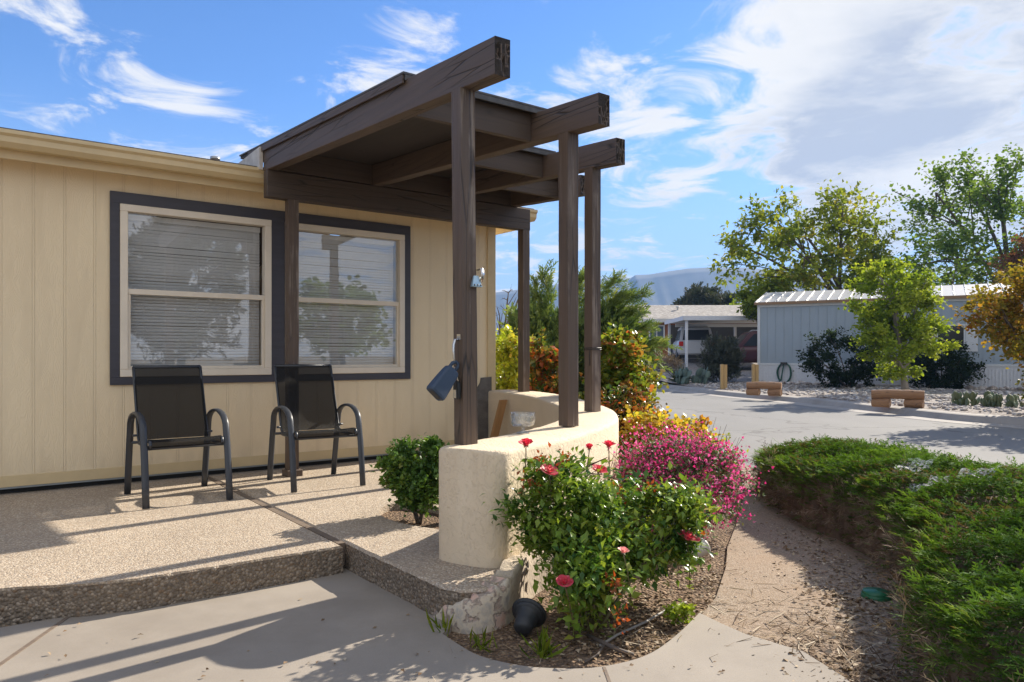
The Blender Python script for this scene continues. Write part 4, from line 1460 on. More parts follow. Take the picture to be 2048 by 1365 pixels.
lp = G(1052, 1282, -.03)
spot_lamp('garden_lamp', 'black garden spot lamp tipped over at the foot of the stucco wall', lp + Vector((0, .05, 0)), R(68), R(70), .92)
lq = W(1.50, 2.83, PZ - .04)
root = thing('garden_lamp', 'black tiered path lamp beside the small bush on the patio', 'garden lamp', lq, 0, 'black garden lamps')
mb = MB(); mb.lathe([(0, 0), (.055, 0), (.058, .02), (.045, .035), (.045, .05)], Matrix.Translation(lq), 20); mb.build('base', M_rubber, root)
mb = MB(); mb.lathe([(.075, .05), (.078, .058), (.045, .075), (.042, .09), (.075, .095), (.078, .104), (.05, .13), (.02, .145), (0, .146)], Matrix.Translation(lq), 20); mb.build('tier', M_rubber, root)
mb = MB(); mb.hexa([W(1.33, 2.86, PZ - .045), W(1.36, 2.95, PZ - .045), W(1.40, 2.94, PZ - .045), W(1.37, 2.85, PZ - .045), W(1.34, 2.86, PZ + .03), W(1.36, 2.95, PZ + .015), W(1.40, 2.94, PZ + .02), W(1.38, 2.85, PZ + .035)])
tag(mb.build('stone', mottled('grey_stone', (.26, .25, .24), (.16, .155, .15), 12, .9, .5, .006), bevel=.012, segs=2), 'grey stone chip lying beside the path lamp', 'stone')
# white spot lamp behind the roses
wp = G(1392, 1122, -.03)
root = thing('spot_lamp', 'small white plastic spot lamp half hidden behind the rose bush', 'garden lamp', wp)
M_white = plain('white_plastic', (.62, .60, .56), .4, .08)
Mx = Matrix.Translation(wp + Vector((0, 0, .06))) @ Matrix.Rotation(R(30), 4, 'Z') @ Matrix.Rotation(R(75), 4, 'Y')
mb = MB(); mb.lathe([(0, -.05), (.03, -.048), (.038, -.02), (.050, .05), (.056, .055), (.056, .062), (.046, .06), (0, .03)], Mx, 20); mb.build('housing', M_white, root)
mb = MB(); mb.lathe([(0, 0), (.05, 0), (.048, .012), (.012, .018), (.010, .05)], Matrix.Translation(wp), 16); mb.build('base', M_white, root)
# irrigation pipe and green cap
M_pipe = plain('grey_pipe', (.24, .22, .20), .6)
mb = MB(); mb.tube([G(1200, 1292, -.02), G(1235, 1270, -.015), G(1290, 1245, -.012), G(1330, 1222, -.012), G(1372, 1205, -.02)], .006, 8)
tag(mb.build('drip_pipe', M_pipe), 'thin grey irrigation pipe lying across the garden bed soil', 'pipe')
mb = MB(); mb.tube([G(1175, 1270, -.02), G(1210, 1288, .0), G(1240, 1302, -.01), G(1268, 1310, -.02)], [.006, .009, .010, .007], 7)
mb.tube([G(1210, 1288, .0), G(1195, 1310, -.02), G(1170, 1325, -.02)], .005, 6)
tag(mb.build('dead_stem', wood('dead_stem_bark', (.13, .10, .08), (.07, .055, .045), 0, 40)), 'dark dead forked stem lying on the soil in front of the roses', 'dead stem')
gp = G(1752, 1190, 0)
root = thing('valve_cap', 'round green plastic valve cap lying on the path by the hedge', 'valve cap', gp)
M_green = plain('green_plastic', (.02, .14, .06), .4)
mb = MB(); mb.lathe([(.062, -.012), (.064, .012), (.060, .020), (0, .026)], Matrix.Translation(gp), 24); mb.build('lid', M_green, root)
mb = MB(); mb.lathe([(.068, -.012), (.069, .004), (.065, .006)], Matrix.Translation(gp), 24); mb.build('rim', M_green, root)

# =================================================================== PLANTS NEAR
M_bark = wood('bark', (.13, .10, .075), (.07, .055, .042), 2, 30, .9)
M_stem_g = mottled('green_stem', (.10, .12, .04), (.14, .07, .04), 10, .6, .1)
M_twig = wood('twig_bark', (.16, .12, .09), (.10, .075, .055), 2, 40, .9)
L_rose = leafmat('rose_leaf', [(0, (.03, .08, .018)), (.3, (.07, .16, .03)), (.46, (.17, .28, .04)), (.85, (.27, .35, .05)), (.95, (.36, .36, .06)), (1, (.42, .22, .05))], .38, .28,.35)
L_redtip = leafmat('red_new_leaf', [(0, (.30, .05, .02)), (.5, (.40, .10, .03)), (1, (.28, .12, .03))], .45, .35)
L_box = leafmat('box_leaf', [(0, (.05, .11, .025)), (.5, (.11, .21, .04)), (.85, (.21, .31, .055)), (1, (.34, .26, .09))], .35, .28,.35)
L_sage = leafmat('sage_leaf', [(0, (0.058, 0.098, 0.039)), (.6, (0.117, 0.156, 0.065)), (1, (0.221, 0.182, 0.104))], .35, .6)
L_pink = leafmat('sage_blossom', [(0, (.52, .03, .17)), (.5, (.70, .08, .29)), (1, (.80, .24, .48))], .45, .6, .2, (1.15, .7, 1.0))
L_yel = leafmat('yellow_leaf', [(0, (.20, .28, .03)), (.5, (.36, .42, .045)), (.85, (.48, .46, .06)), (1, (.52, .28, .05))], .5, .4)
L_barb = leafmat('barberry_leaf', [(0, (.42, .15, .04)), (.25, (.50, .26, .04)), (.6, (.55, .43, .05)), (.85, (.34, .38, .045)), (1, (.50, .10, .04))], .5, .4)
L_phot = leafmat('photinia_leaf', [(0, (.04, .08, .018)), (.3, (.08, .14, .03)), (.5, (.24, .18, .04)), (.7, (.42, .12, .035)), (1, (.55, .10, .03))], .4, .25,.35)
L_mixed = leafmat('mixed_shrub_leaf', [(0, (.05, .11, .018)), (.35, (.15, .22, .03)), (.6, (.30, .32, .04)), (.8, (.34, .16, .05)), (1, (.52, .11, .035))], .45, .3,.35)
L_jun = leafmat('juniper_spray', [(0, (.16, .11, .06)), (.06, (.12, .10, .04)), (.10, (.05, .11, .02)), (.5, (.11, .21, .03)), (.85, (.19, .31, .045)), (1, (.28, .34, .08))], .30, .75, .12)
L_junb = leafmat('juniper_brown', [(0, (.10, .065, .045)), (.5, (.20, .14, .095)), (1, (.36, .27, .18))], .1, .8, .2)
L_plume = leafmat('plume_juniper', [(0, (.05, .09, .035)), (.5, (.11, .18, .06)), (.85, (.20, .28, .075)), (1, (.26, .31, .10))], .3, .6, .3)
L_rosep = leafmat('rose_petal', [(0, (.60, .025, .07)), (.5, (.72, .08, .13)), (1, (.82, .45, .42))], .4, .5, .3, (1.1, .7, .7))

# roses: built of overlapping petals in rings
def rose_flower(parent, p, size, seed, up, pale=0.0, opening=1.0):
    rng = np.random.default_rng(seed)
    z = unit(np.array(up, float)[None])[0]
    x = unit(np.cross(z, [0.3, 1, .1])[None])[0]
    y = np.cross(z, x)
    V, F, rr = [], [], []
    for ring_, (n, rad, ht, lean) in enumerate(((3, .10, .62, -.12), (4, .20, .66, .02), (5, .30, .60, .22 * opening), (6, .36, .46, .55 * opening))):
        for k in range(n):
            a0 = 2 * math.pi * (k + .37 * ring_) / n + rng.uniform(-.15, .15)
            b = len(V)
            for i in range(4):
                f = i / 3
                for j in range(5):
                    g = -1 + j / 2
                    wd = (.55 + .65 * f - .35 * f * f) * math.pi / n * 1.25
                    a = a0 + g * wd
                    r = size * (rad * (.45 + .75 * f) + lean * f * f - .06 * g * g * f)
                    h = size * (ht * f * (1 - .14 * g * g) - .10 * max(0, lean) * f * f)
                    q = np.array(p) + x * (math.cos(a) * r) + y * (math.sin(a) * r) + z * h
                    V.append(q); rr.append(min(1, max(0, rng.uniform(0, .5) + pale + (.25 if ring_ == 3 and f < .5 else 0))))
            for i in range(3):
                for j in range(4):
                    F.append((b + i * 5 + j, b + i * 5 + j + 1, b + (i + 1) * 5 + j + 1, b + (i + 1) * 5 + j))
    o = np_mesh('flower', np.array(V), [np.array(F)], L_rosep, parent, rr, True)
    mb = MB()
    for k in range(5):
        a = 2 * math.pi * k / 5
        d = x * math.cos(a) + y * math.sin(a)
        q = np.array(p)
        mb.add([q - z * size * .12, q + d * size * .2 + y * size * .05 * 0 + np.cross(z, d) * size * .10, q + d * size * .42 - z * size * .10, q + d * size * .2 - np.cross(z, d) * size * .10], [(0, 1, 2, 3)])
    mb.build('sepal', M_stem_g, o)
    return o


rng = np.random.default_rng(21)
rb = G(1185, 1262, -.03)
tgt = np.concatenate([crown_targets(rng, 66, (.28, 3.50, .43), (.34, .26, .33), .35, 0, .3),
                      crown_targets(rng, 52, (.66, 3.62, .32), (.36, .28, .30), .35, 0, .3),
                      crown_targets(rng, 26, (.33, 3.26, .20), (.20, .17, .20), .3, 0, .3)])
tgt = tgt[tgt[:, 2] > .03]


def off_wall(p, m=.06):
    v = Vector((p[0], p[1], 0)) - HO
    s, u = v.dot(HD), v.dot(HN)
    j = min(range(len(line)), key=lambda i: (line[i].x - s) ** 2 + (line[i].y - u) ** 2)
    t = (line[min(j + 1, len(line) - 1)] - line[max(j - 1, 0)]).normalized()
    n = Vector((-t.y, t.x, 0))
    n = n if n.dot(Vector((.5, 1, 0))) > 0 else -n
    return (Vector((s, u, 0)) - line[j]).dot(n) > HWD + m or p[2] > .8


tgt = tgt[np.array([off_wall(p, .05) for p in tgt])]
rose, tips, rng = plant('rose_bush', 'bushy green rose with red roses growing against the curved wall', 'rose bush', tuple(rb), None, None, L_rose, M_stem_g, T_leaf(.27, .09, .16), .043,
                        per=82, clump=.088, seed=5, trunk_r=.012, nlimb=9, nsub=5, multi=True, crown='foliage', stems='stems', tg=tgt, up=.05, bow=.3, face_up=.75)
# red young shoots
P = np.concatenate([np.array(tuple(D(x, y, Y))) + rng.normal(0, .022, (26, 3)) for x, y, Y in ((1235, 985, 3.7), (1240, 1025, 3.65), (1298, 985, 3.7), (1085, 925, 3.45), (1060, 965, 3.4), (1225, 1170, 3.1), (1240, 1240, 3.0), (1400, 1060, 3.7), (1128, 920, 3.5))])
V, F, r_ = scatter(T_leaf(.26), P, unit(rand_dir(rng, len(P)) + [0, 0, .6]), rand_dir(rng, len(P)), rng.uniform(.020, .036, len(P)), rng)
np_mesh('young_leaves', V, [F], L_redtip, rose, r_)
# sparse leaves on the tall shoots and the flowers themselves
mb = MB()
lp_, ld_ = [], []
for i, (x, y, Y, sz, pale, opn) in enumerate(((1052, 892, 3.42, .062, 0, .5), (1179, 898, 3.75, .050, 0, .2), (1217, 894, 3.80, .062, 0, .6), (1097, 946, 3.40, .060, .35, 1.0), (1198, 944, 3.72, .058, .15, 1.0),
                                              (1374, 1080, 3.45, .072, .30, 1.0), (1246, 1106, 3.15, .045, .9, .5), (1129, 1168, 3.05, .052, .25, .8), (1116, 932, 3.5, .040, .55, .5))):
    p = D(x, y, Y)
    sz *= .82
    fl_ = rose_flower(rose, p, sz, 40 + i, (rng.uniform(-.35, .35), rng.uniform(-.5, 0), 1), pale, opn)
    q = p + Vector((rng.uniform(-.05, .05), .04, -.24))
    st = bez(p - Vector((0, 0, sz * .05)), p.lerp(q, .5) + Vector((.012, 0, 0)), q, 6)
    mb = MB(); mb.tube(st, .0028, 6); mb.build('stem', M_stem_g, fl_)
    for k in range(2, 7):
        for _ in range(3):
            lp_.append(tuple(st[k])); ld_.append((rng.normal(), rng.normal(), .2))
V, F, r_ = scatter(T_leaf(.36), np.array(lp_), np.array(ld_), unit(rng.normal(0, .4, (len(lp_), 3)) + [0, 0, 1]), rng.uniform(.035, .055, len(lp_)), rng, .3, .95)
np_mesh('shoot_leaves', V, [F], L_rose, rose, r_)
# dead twigs at the back of the rose
mb = MB()
c = D(1150, 950, 3.75)
for i in range(26):
    q = c + Vector((rng.normal(0, .05), rng.normal(0, .03), rng.normal(0, .025)))
    mb.tube([q, q + Vector((rng.normal(.02, .05), rng.normal(0, .03), rng.uniform(.0, .06)))], [.003, .0015], 4)
for e in ((1215, 915), (1190, 925), (1205, 950)):
    mb2 = MB(); mb2.tube([c, c.lerp(D(*e, 3.72), .6) + Vector((0, 0, .006)), D(*e, 3.72)], [.005, .004, .002], 5); mb2.build('dead_stem', M_twig, rose)
mb.build('dead_wood', M_twig, rose)

# pink sage
def T_flower():
    v = np.array([(0, 0, 0), (.32, .35, .1), (.5, .9, -.15), (0, .75, .1), (-.5, .9, -.15), (-.32, .35, .1), (0, .5, .55), (.25, .3, .35), (-.25, .3, .35)], float)
    return v, np.array([(0, 1, 3), (1, 2, 3), (0, 3, 5), (3, 4, 5), (0, 7, 6), (0, 6, 8)])


rng = np.random.default_rng(8)
sb = (1.2, 5.0, -.05)
tgs = crown_targets(rng, 150, (1.11, 4.95, .30), (.51, .62, .31), .55, .2, .15)
tgs = tgs[(tgs[:, 2] > .06)]
tgs = tgs[np.array([off_wall(p, .04) for p in tgs])]
sage, tips, rng = plant('sage_bush', 'rounded sage bush covered in small magenta pink blossoms', 'flowering bush', sb, None, None, L_sage, M_stem_g, T_leaf(.26), .028, per=100, clump=.11, seed=9,
                        trunk_r=.008, nlimb=12, nsub=6, multi=True, crown='foliage', stems='stems', tg=tgs, up=.5, bow=.25)
tp = np.array([list(t[1]) for t in tips]); td = np.array([list(t[0]) for t in tips])
outw = unit(tp - np.array([1.12, 4.95, .10]))
k = np.repeat(np.arange(len(tp)), 44)
P = tp[k] + outw[k] * rng.uniform(-.06, .10, (len(k), 1)) + np.clip(rng.normal(0, .055, (len(k), 3)), -.1, .1)
P = P[P[:, 2] > .04]
V, F, r_ = scatter(T_flower(), P, unit(rand_dir(rng, len(P)) + [0, -.3, -.1]), rand_dir(rng, len(P)), rng.uniform(.013, .025, len(P)), rng)
tag(np_mesh('blossoms', V, [F], L_pink, sage, r_), kind='stuff')
mb = MB()
for i in rng.choice(len(tp), min(110, len(tp)), replace=False):
    p = Vector(tp[i]); d = Vector(outw[i]) + Vector((0, 0, .35))
    mb.tube([p - d * .06, p + d * .07, p + d * .16 + Vector(rng.normal(0, .015, 3))], [.002, .0016, .001], 4, cap=False)
mb.build('flower_stalks', mottled('sage_stalk', (.16, .10, .09), (.10, .10, .05), 20, .7, 0), sage)

# small box bush in the patio
plant('small_bush', 'small glossy green bush in a planting hole beside the wall end', 'bush', tuple(W(1.37, 2.52, PZ - .04)), tuple(W(1.37, 2.48, PZ + .235)), (.26, .26, .29), L_box, M_bark, T_leaf(.38), .030,
      n_t=120, per=95, clump=.055, seed=31, trunk_r=.008, nlimb=8, nsub=5, multi=True, shell=.3, jag=.42, crown='foliage', stems='stems', up=.6)

# spreading juniper hedge
HP_ = np.array([(2.10, 6.45), (2.04, 5.9), (2.00, 5.21), (2.09, 4.59), (2.04, 4.05), (1.87, 3.415), (1.60, 2.95), (1.40, 2.60), (1.18, 1.9), (1.15, 1.0), (1.7, .3), (2.7, .6), (3.25, 2.5), (3.42, 4), (3.42, 5.4), (3.25, 6.35), (2.85, 6.85), (2.4, 6.85)])


def inside_dist(xy):
    a, b = HP_, np.roll(HP_, -1, 0)
    d = b - a
    ap = xy[:, None] - a[None]
    t = np.clip((ap * d[None]).sum(-1) / (d * d).sum(-1), 0, 1)
    dist = np.linalg.norm(ap - t[..., None] * d[None], axis=-1).min(1)
    cr = ((a[None, :, 1] > xy[:, None, 1]) != (b[None, :, 1] > xy[:, None, 1])) & (xy[:, None, 0] < (b - a)[None, :, 0] * (xy[:, None, 1] - a[None, :, 1]) / ((b - a)[None, :, 1] + 1e-12) + a[None, :, 0])
    return np.where(cr.sum(1) % 2 == 1, dist, -dist)


def hedge_h(xy):
    d = inside_dist(xy)
    x, y = xy[:, 0], xy[:, 1]
    nz = .035 * np.sin(x * 7 + 1.3 * np.sin(y * 4)) * np.cos(y * 6.1 + x * 2) + .018 * np.sin(y * 13 + x * 9) + .022 * np.sin(31 * x + 3 * np.sin(9 * y)) * np.sin(27 * y + 4 * np.sin(8 * x)) + .012 * np.sin(63 * x + 5 * np.sin(14 * y)) * np.sin(55 * y - 5 * np.sin(17 * x))
    far = np.clip((6.3 - y) / 2.0, 0, 1)
    return np.where(d > 0, (.40 + .13 * np.clip(d / .6, 0, 1) + 1.1 * nz) * (1 - np.exp(-np.maximum(d, 0) / .04)) * (.86 + .14 * far), 0), d


hedge = thing('juniper_hedge', 'wide low spreading green juniper hedge between path and street', 'hedge', (2.4, 3.9, -.03))
gx, gy = np.meshgrid(np.linspace(1.1, 3.5, 70), np.linspace(.3, 6.9, 170))
xy = np.stack([gx.ravel(), gy.ravel()], 1)
h, d = hedge_h(xy)
Z = np.where(d > .05, h * .82, -.06) + np.random.default_rng(0).uniform(-.02, .02, len(h))
b0 = (np.arange(169)[:, None] * 70 + np.arange(69)[None]).ravel()
Fc = np.stack([b0, b0 + 1, b0 + 71, b0 + 70], 1)
Fc = Fc[(d[Fc] > .03).any(1)]
np_mesh('inner_twigs', np.stack([xy[:, 0], xy[:, 1], Z], 1), [Fc], L_junb, hedge, np.random.default_rng(1).uniform(0, .6, len(Z)))
rng = np.random.default_rng(12)
xy = np.stack([rng.uniform(1.1, 3.5, 150000), rng.uniform(.6, 6.9, 150000)], 1)
h, d = hedge_h(xy)
ok = d > .0
xy, h, d = xy[ok], h[ok], d[ok]
eps = .03
gxv = (hedge_h(xy + [eps, 0])[0] - hedge_h(xy - [eps, 0])[0]) / (2 * eps)
gyv = (hedge_h(xy + [0, eps])[0] - hedge_h(xy - [0, eps])[0]) / (2 * eps)
nrm = unit(np.stack([-gxv, -gyv, np.ones_like(gxv)], 1))
# more sprays where the surface is steep
w = 1 / nrm[:, 2]
keep = (rng.uniform(0, 1, len(w)) < np.clip(w / 2.2, .42, 1)) & ((d > .07) | (rng.uniform(0, 1, len(w)) < .25))
xy, h, d, nrm = xy[keep], h[keep], d[keep], nrm[keep]
P = np.stack([xy[:, 0], xy[:, 1], h - rng.uniform(0, 1, len(h)) ** 2 * .07], 1)
lat = np.stack([nrm[:, 0], nrm[:, 1], np.zeros(len(P))], 1)
Dr = unit(lat * .6 + np.array([-.42, -.34, .06]) + rng.normal(0, .42, (len(P), 3)) * [1, 1, .38])
N = unit(nrm * .8 + rng.normal(0, .22, (len(P), 3)) + [0, 0, .6])
patch = .5 + .5 * np.sin(xy[:, 0] * 4.2 + 1.1 * np.sin(xy[:, 1] * 3.1)) * np.sin(xy[:, 1] * 3.3 + .8 * np.sin(xy[:, 0] * 5.0))
tone = np.clip(.02 + .5 * patch ** 1.5 + rng.uniform(-.12, .42, len(P)), 0, 1)
parts = [scatter(T_spray(6, i, .055, .05), P[i::3], Dr[i::3], N[i::3], rng.uniform(.032, .078, len(P[i::3])), rng, rnd=tone[i::3]) for i in range(3)]
V, F, r_ = join(parts)
V[:, 2] = np.maximum(V[:, 2], 0)
np_mesh('foliage', V, F, L_jun, hedge, r_)
# long sprays that stick out along the rim
ok = (d > .02) & (d < .16)
Q = P[ok][rng.choice(ok.sum(), min(2600, ok.sum()), replace=False)]
hq, dq = hedge_h(Q[:, :2])
Q[:, 2] = rng.uniform(.58, 1.03, len(Q)) * np.maximum(hq, .30)
g2 = np.stack([(inside_dist(Q[:, :2] + [.02, 0]) - inside_dist(Q[:, :2] - [.02, 0])), (inside_dist(Q[:, :2] + [0, .02]) - inside_dist(Q[:, :2] - [0, .02])), np.zeros(len(Q))], 1)
Dq = unit(-unit(g2) * .8 + np.array([-.15, -.12, .22]) + rng.normal(0, .3, (len(Q), 3)))
V, F, r_ = scatter(T_spray(10, 5, .024), Q, Dq, unit(rng.normal(0, .35, (len(Q), 3)) + [0, 0, 1]), rng.uniform(.06, .12, len(Q)), rng, .2, 1)
V[:, 2] = np.maximum(V[:, 2], 0)
np_mesh('rim_sprays', V, [F], L_jun, hedge, r_)
# dead brown wood under the rim
ok = (d > .0) & (d < .20)
Q = P[ok][rng.choice(ok.sum(), min(8000, ok.sum()), replace=False)]
Q[:, 2] = rng.uniform(.0, .30, len(Q))
Q[:, :2] += rng.normal(0, .03, (len(Q), 2))
V, F, r_ = scatter(T_spray(6, 9, .016, .05), Q, unit(rng.normal(0, .6, (len(Q), 3)) + [-.5, -.3, .15]), rand_dir(rng, len(Q)), rng.uniform(.08, .16, len(Q)), rng)
V[:, 2] = np.maximum(V[:, 2], -.005)
np_mesh('dead_twigs', V, [F], L_junb, hedge, r_)
# cobwebs caught on top of the hedge
M_web = bpy.data.materials.new('cobweb'); M_web.use_nodes = True
t = NT(M_web.node_tree)
p_ = M_web.node_tree.nodes['Principled BSDF']; p_.inputs['Base Color'].default_value = (.75, .77, .8, 1)
tr = t.n('ShaderNodeBsdfTransparent')
nz = t.n('ShaderNodeTexNoise', i_Vector=co(t), i_Scale=60.0, i_Detail=4.0)
mx = t.n('ShaderNodeMixShader', i_0=t.ramp(nz.outputs[0], [(.40, .0), (.72, .55)]))
t.link(tr.outputs[0], mx.inputs[1]); t.link(p_.outputs[0], mx.inputs[2]); t.link(mx.outputs[0], M_web.node_tree.nodes['Material Output'].inputs[0])
for i, (x, y, lab) in enumerate(((1825, 932, 'white cobweb patch on the hedge top, the one nearest its far end'), (1870, 957, 'larger white cobweb patch in the middle of the hedge top'), (1955, 960, 'faint white cobweb patch on the street side of the hedge top'))):
    c = G(x, y, .50)
    mb = MB()
    rr_ = random.Random(i)
    ring_ = []
    for k in range(14):
        a = 2 * math.pi * k / 14
        rad = .10 * rr_.uniform(.5, 1.2)
        q = c + Vector((math.cos(a) * rad * 1.4, math.sin(a) * rad, 0))
        hh, _ = hedge_h(np.array([[q.x, q.y]]))
        ring_.append(Vector((q.x, q.y, hh[0] + .015 + rr_.uniform(0, .03))))
    hh, _ = hedge_h(np.array([[c.x, c.y]]))
    mb.add([Vector((c.x, c.y, hh[0] + .02))] + ring_, [(0, 1 + k, 1 + (k + 1) % 14) for k in range(14)], 0, True)
    tag(mb.build('cobweb', M_web), lab, 'cobweb', 'cobwebs on the hedge')

# shrubs beyond the curved wall
def shrub(name, label, cat, c, rad, mat, leaf, n_t, per, clump, seed, T=T_round(.42), bark=M_twig, zb=-.06, tr=.012, group=None, **kw):
    kw.setdefault('jag', .3); kw.setdefault('shell', .35); kw.setdefault('up', .3)
    return plant(name, label, cat, (c[0], c[1], zb), c, rad, mat, bark, T, leaf, n_t=n_t, per=per, clump=clump, seed=seed, trunk_r=tr, nlimb=9, nsub=5, multi=True, crown='foliage', stems='stems', group=group, **kw)


shrub('privet_bush', 'bright yellow green bush right beside the house corner', 'bush', (-.02, 9.3, 1.0), (.42, .4, .62), L_yel, .05, 80, 60, .11, 41)
shrub('photinia_bush', 'upright red tipped bush between the two rear posts', 'bush', (.38, 8.5, .95), (.24, .28, .58), L_phot, .075, 60, 42, .09, 42, T=T_leaf(.3))
shrub('mixed_shrub', 'tall shrub with green, yellow and red leaves right of the third post', 'bush', (1.12, 7.6, .90), (.42, .4, .58), L_mixed, .052, 120, 60, .10, 43, shell=.2)
shrub('twiggy_shrub', 'sparse brown twiggy shrub at the edge of the street', 'bush', (1.36, 7.0, .42), (.26, .3, .48), leafmat('dry_leaf', [(0, (.16, .10, .05)), (.6, (.22, .16, .06)), (1, (.16, .18, .04))], .35), .03, 70, 10, .07, 44, tr=.016)
shrub('red_leaf_shrub', 'low shrub with fresh red leaves against the wall top', 'bush', (.98, 6.55, .62), (.26, .3, .36), L_phot, .052, 70, 48, .08, 45, T=T_leaf(.3))
shrub('barberry_bush', 'low golden yellow barberry bush behind the pink sage', 'bush', (1.25, 6.0, .40), (.44, .38, .36), L_barb, .034, 110, 75, .09, 46)
shrub('barberry_bush', 'reddish gold barberry sprig leaning towards the street', 'bush', (1.58, 6.2, .42), (.17, .2, .28), L_barb, .036, 26, 40, .06, 47)
shrub('weed', 'thin pale green weed growing at the street edge', 'weed', (1.98, 6.75, .25), (.12, .12, .22), L_yel, .035, 14, 9, .05, 48, T=T_leaf(.3))
# feathery juniper tree
rng = np.random.default_rng(77)
jb = (1.15, 12.2, -.09)
tgj = np.concatenate([crown_targets(rng, 90, (.95, 12.3, .92), (1.0, .8, .92), .45, .3, .2), crown_targets(rng, 40, (1.5, 12.0, 1.30), (.6, .5, .70), .4, 0, .3), crown_targets(rng, 26, (.35, 12.4, 1.4), (.4, .4, .55), .4, 0, .3)])
tgj = tgj[tgj[:, 2] > .1]
jt, tips, rng = plant('juniper_tree', 'feathery grey green juniper with drooping plumes behind the pergola posts', 'juniper', jb, None, None, L_plume, M_bark, T_spray(9, 3, .05, .22), .30,
                      per=60, clump=.2, seed=78, trunk_r=.05, nlimb=9, nsub=5, multi=True, crown='foliage', tg=tgj, up=.55, bow=.1)
P, Dr = [], []
for (x0, y0, x1, y1) in ((1200, 640, 1285, 583), (1190, 640, 1250, 590), (1180, 620, 1236, 557), (1220, 660, 1280, 620), (1100, 640, 1092, 550), (1080, 640, 1066, 575), (1160, 620, 1165, 560), (1230, 680, 1300, 655), (1240, 710, 1330, 690), (1240, 730, 1310, 720)):
    a, b = D(x0, y0, 12.0), D(x1, y1, 11.6)
    c = a.lerp(b, .5) + Vector((-.05, 0, .10))
    for q, q2 in zip(bez(a, c, b, 16)[:-1], bez(a, c, b, 16)[1:]):
        for _ in range(7):
            P.append(tuple(q + Vector(rng.normal(0, .05, 3)))); Dr.append(tuple((q2 - q).normalized() + Vector(rng.normal(0, .35, 3))))
V, F, r_ = scatter(T_spray(9, 4, .04), np.array(P), np.array(Dr), rand_dir(rng, len(P)), rng.uniform(.14, .26, len(P)), rng, .3, 1)
np_mesh('plumes', V, [F], L_plume, jt, r_)
# bare twig tree left of it
rng = np.random.default_rng(5)
bt = thing('bare_tree', 'bare leafless branches showing between house corner and post', 'tree', (-.5, 15, -.09))
tg = crown_targets(rng, 70, (.1, 15.2, 2.1), (.75, .6, .75), .2)
mb, _t = branches(rng, (-.5, 15, -.09), tg, .06, 7, 5, .45)
mb.build('trunk', M_bark, bt)

# =================================================================== ACROSS THE STREET
ME, MBK = Vector((.868, -.496, 0)), Vector((.496, .868, 0))
MO = Vector((9.35, 28.0, .12))
M_panel = mottled('grey_blue_panel', (.30, .36, .42), (.275, .33, .38), 3, .6, .15, .003, sc3=(1, 1, .3))
M_trimw = plain('white_trim', (.60, .62, .64), .5, .1)
M_skirt = plain('white_skirt', (.66, .68, .72), .5, .12)
M_roofm = plain('ribbed_metal', (.58, .56, .53), .35, .18, 6, Metallic=.35)


def mbox(mb, e0, e1, b0, b1, z0, z1, mi=0):
    q = lambda e, b, z: MO + ME * e + MBK * b + Vector((0, 0, z))
    return mb.hexa([q(e0, b0, z0), q(e1, b0, z0), q(e1, b1, z0), q(e0, b1, z0), q(e0, b0, z1), q(e1, b0, z1), q(e1, b1, z1), q(e0, b1, z1)], mi)


mh = thing('mobile_home', 'grey blue mobile home with ribbed metal roof and white skirting across the street', 'mobile home', MO, math.atan2(-.496, .868))
LEN = 15.0
mb = MB(); mbox(mb, 0.02, LEN, .02, 4.2, .60, 3.05)
e = .35
while e < LEN:
    mbox(mb, e, e + .012, .008, .0195, .84, 2.88); e += .30
mb.build('wall', M_panel, mh)
mb = MB(); mbox(mb, 0.0, .10, -.012, .019, .78, 2.90); mbox(mb, 0.0, LEN, -.016, .019, 2.90, 3.05); mbox(mb, 0.0, LEN, -.018, .019, .70, .78); mbox(mb, -.012, .018, 0.02, 4.2, 2.90, 3.05); mb.build('trim', M_trimw, mh)
mb = MB(); mbox(mb, .02, LEN, .03, 4.2, -.12, .60); mbox(mb, 0.0, LEN, .005, .028, .60, .70)
e = .0
while e < LEN:
    mbox(mb, e, e + .07, .006, .029, -.12, .60); e += .10
mb.build('skirting', M_skirt, mh)
mb = MB()
q = lambda e_, b_, z_: MO + ME * e_ + MBK * b_ + Vector((0, 0, z_))
for (ba, za, bb, zb) in ((-.12, 3.06, 2.1, 3.60), (4.32, 3.06, 2.101, 3.60)):
    mb.hexa([q(-.10, ba, za), q(LEN + .1, ba, za), q(LEN + .1, bb, zb), q(-.10, bb, zb), q(-.10, ba, za + .02), q(LEN + .1, ba, za + .02), q(LEN + .1, bb, zb + .02), q(-.10, bb, zb + .02)])
e = -.08
while e < LEN + .05:
    mb.hexa([q(e, -.125, 3.079), q(e + .05, -.125, 3.079), q(e + .05, 2.1, 3.619), q(e, 2.1, 3.619), q(e + .015, -.125, 3.112), q(e + .035, -.125, 3.112), q(e + .035, 2.1, 3.652), q(e + .015, 2.1, 3.652)]); e += .36
roof = mb.build('roof', M_roofm, mh)
mb = MB(); mbox(mb, -.10, LEN + .1, -.128, -.121, 2.985, 3.085); mb.build('eave_board', wood('eave_board', (.30, .19, .11), (.22, .14, .08), 0, 20), roof)
mb = MB()
p4 = [q(-.005, .02, 3.05), q(-.005, 4.18, 3.05), q(-.005, 2.1, 3.56)]
mb.add(p4 + [v + ME * .02 for v in p4], [(0, 1, 2), (5, 4, 3), (0, 3, 4, 1), (1, 4, 5, 2), (2, 5, 3, 0)])
mb.build('gable', M_panel, mh)
M_pane = pbr('dark_pane', (.03, .035, .04), .08)[0]
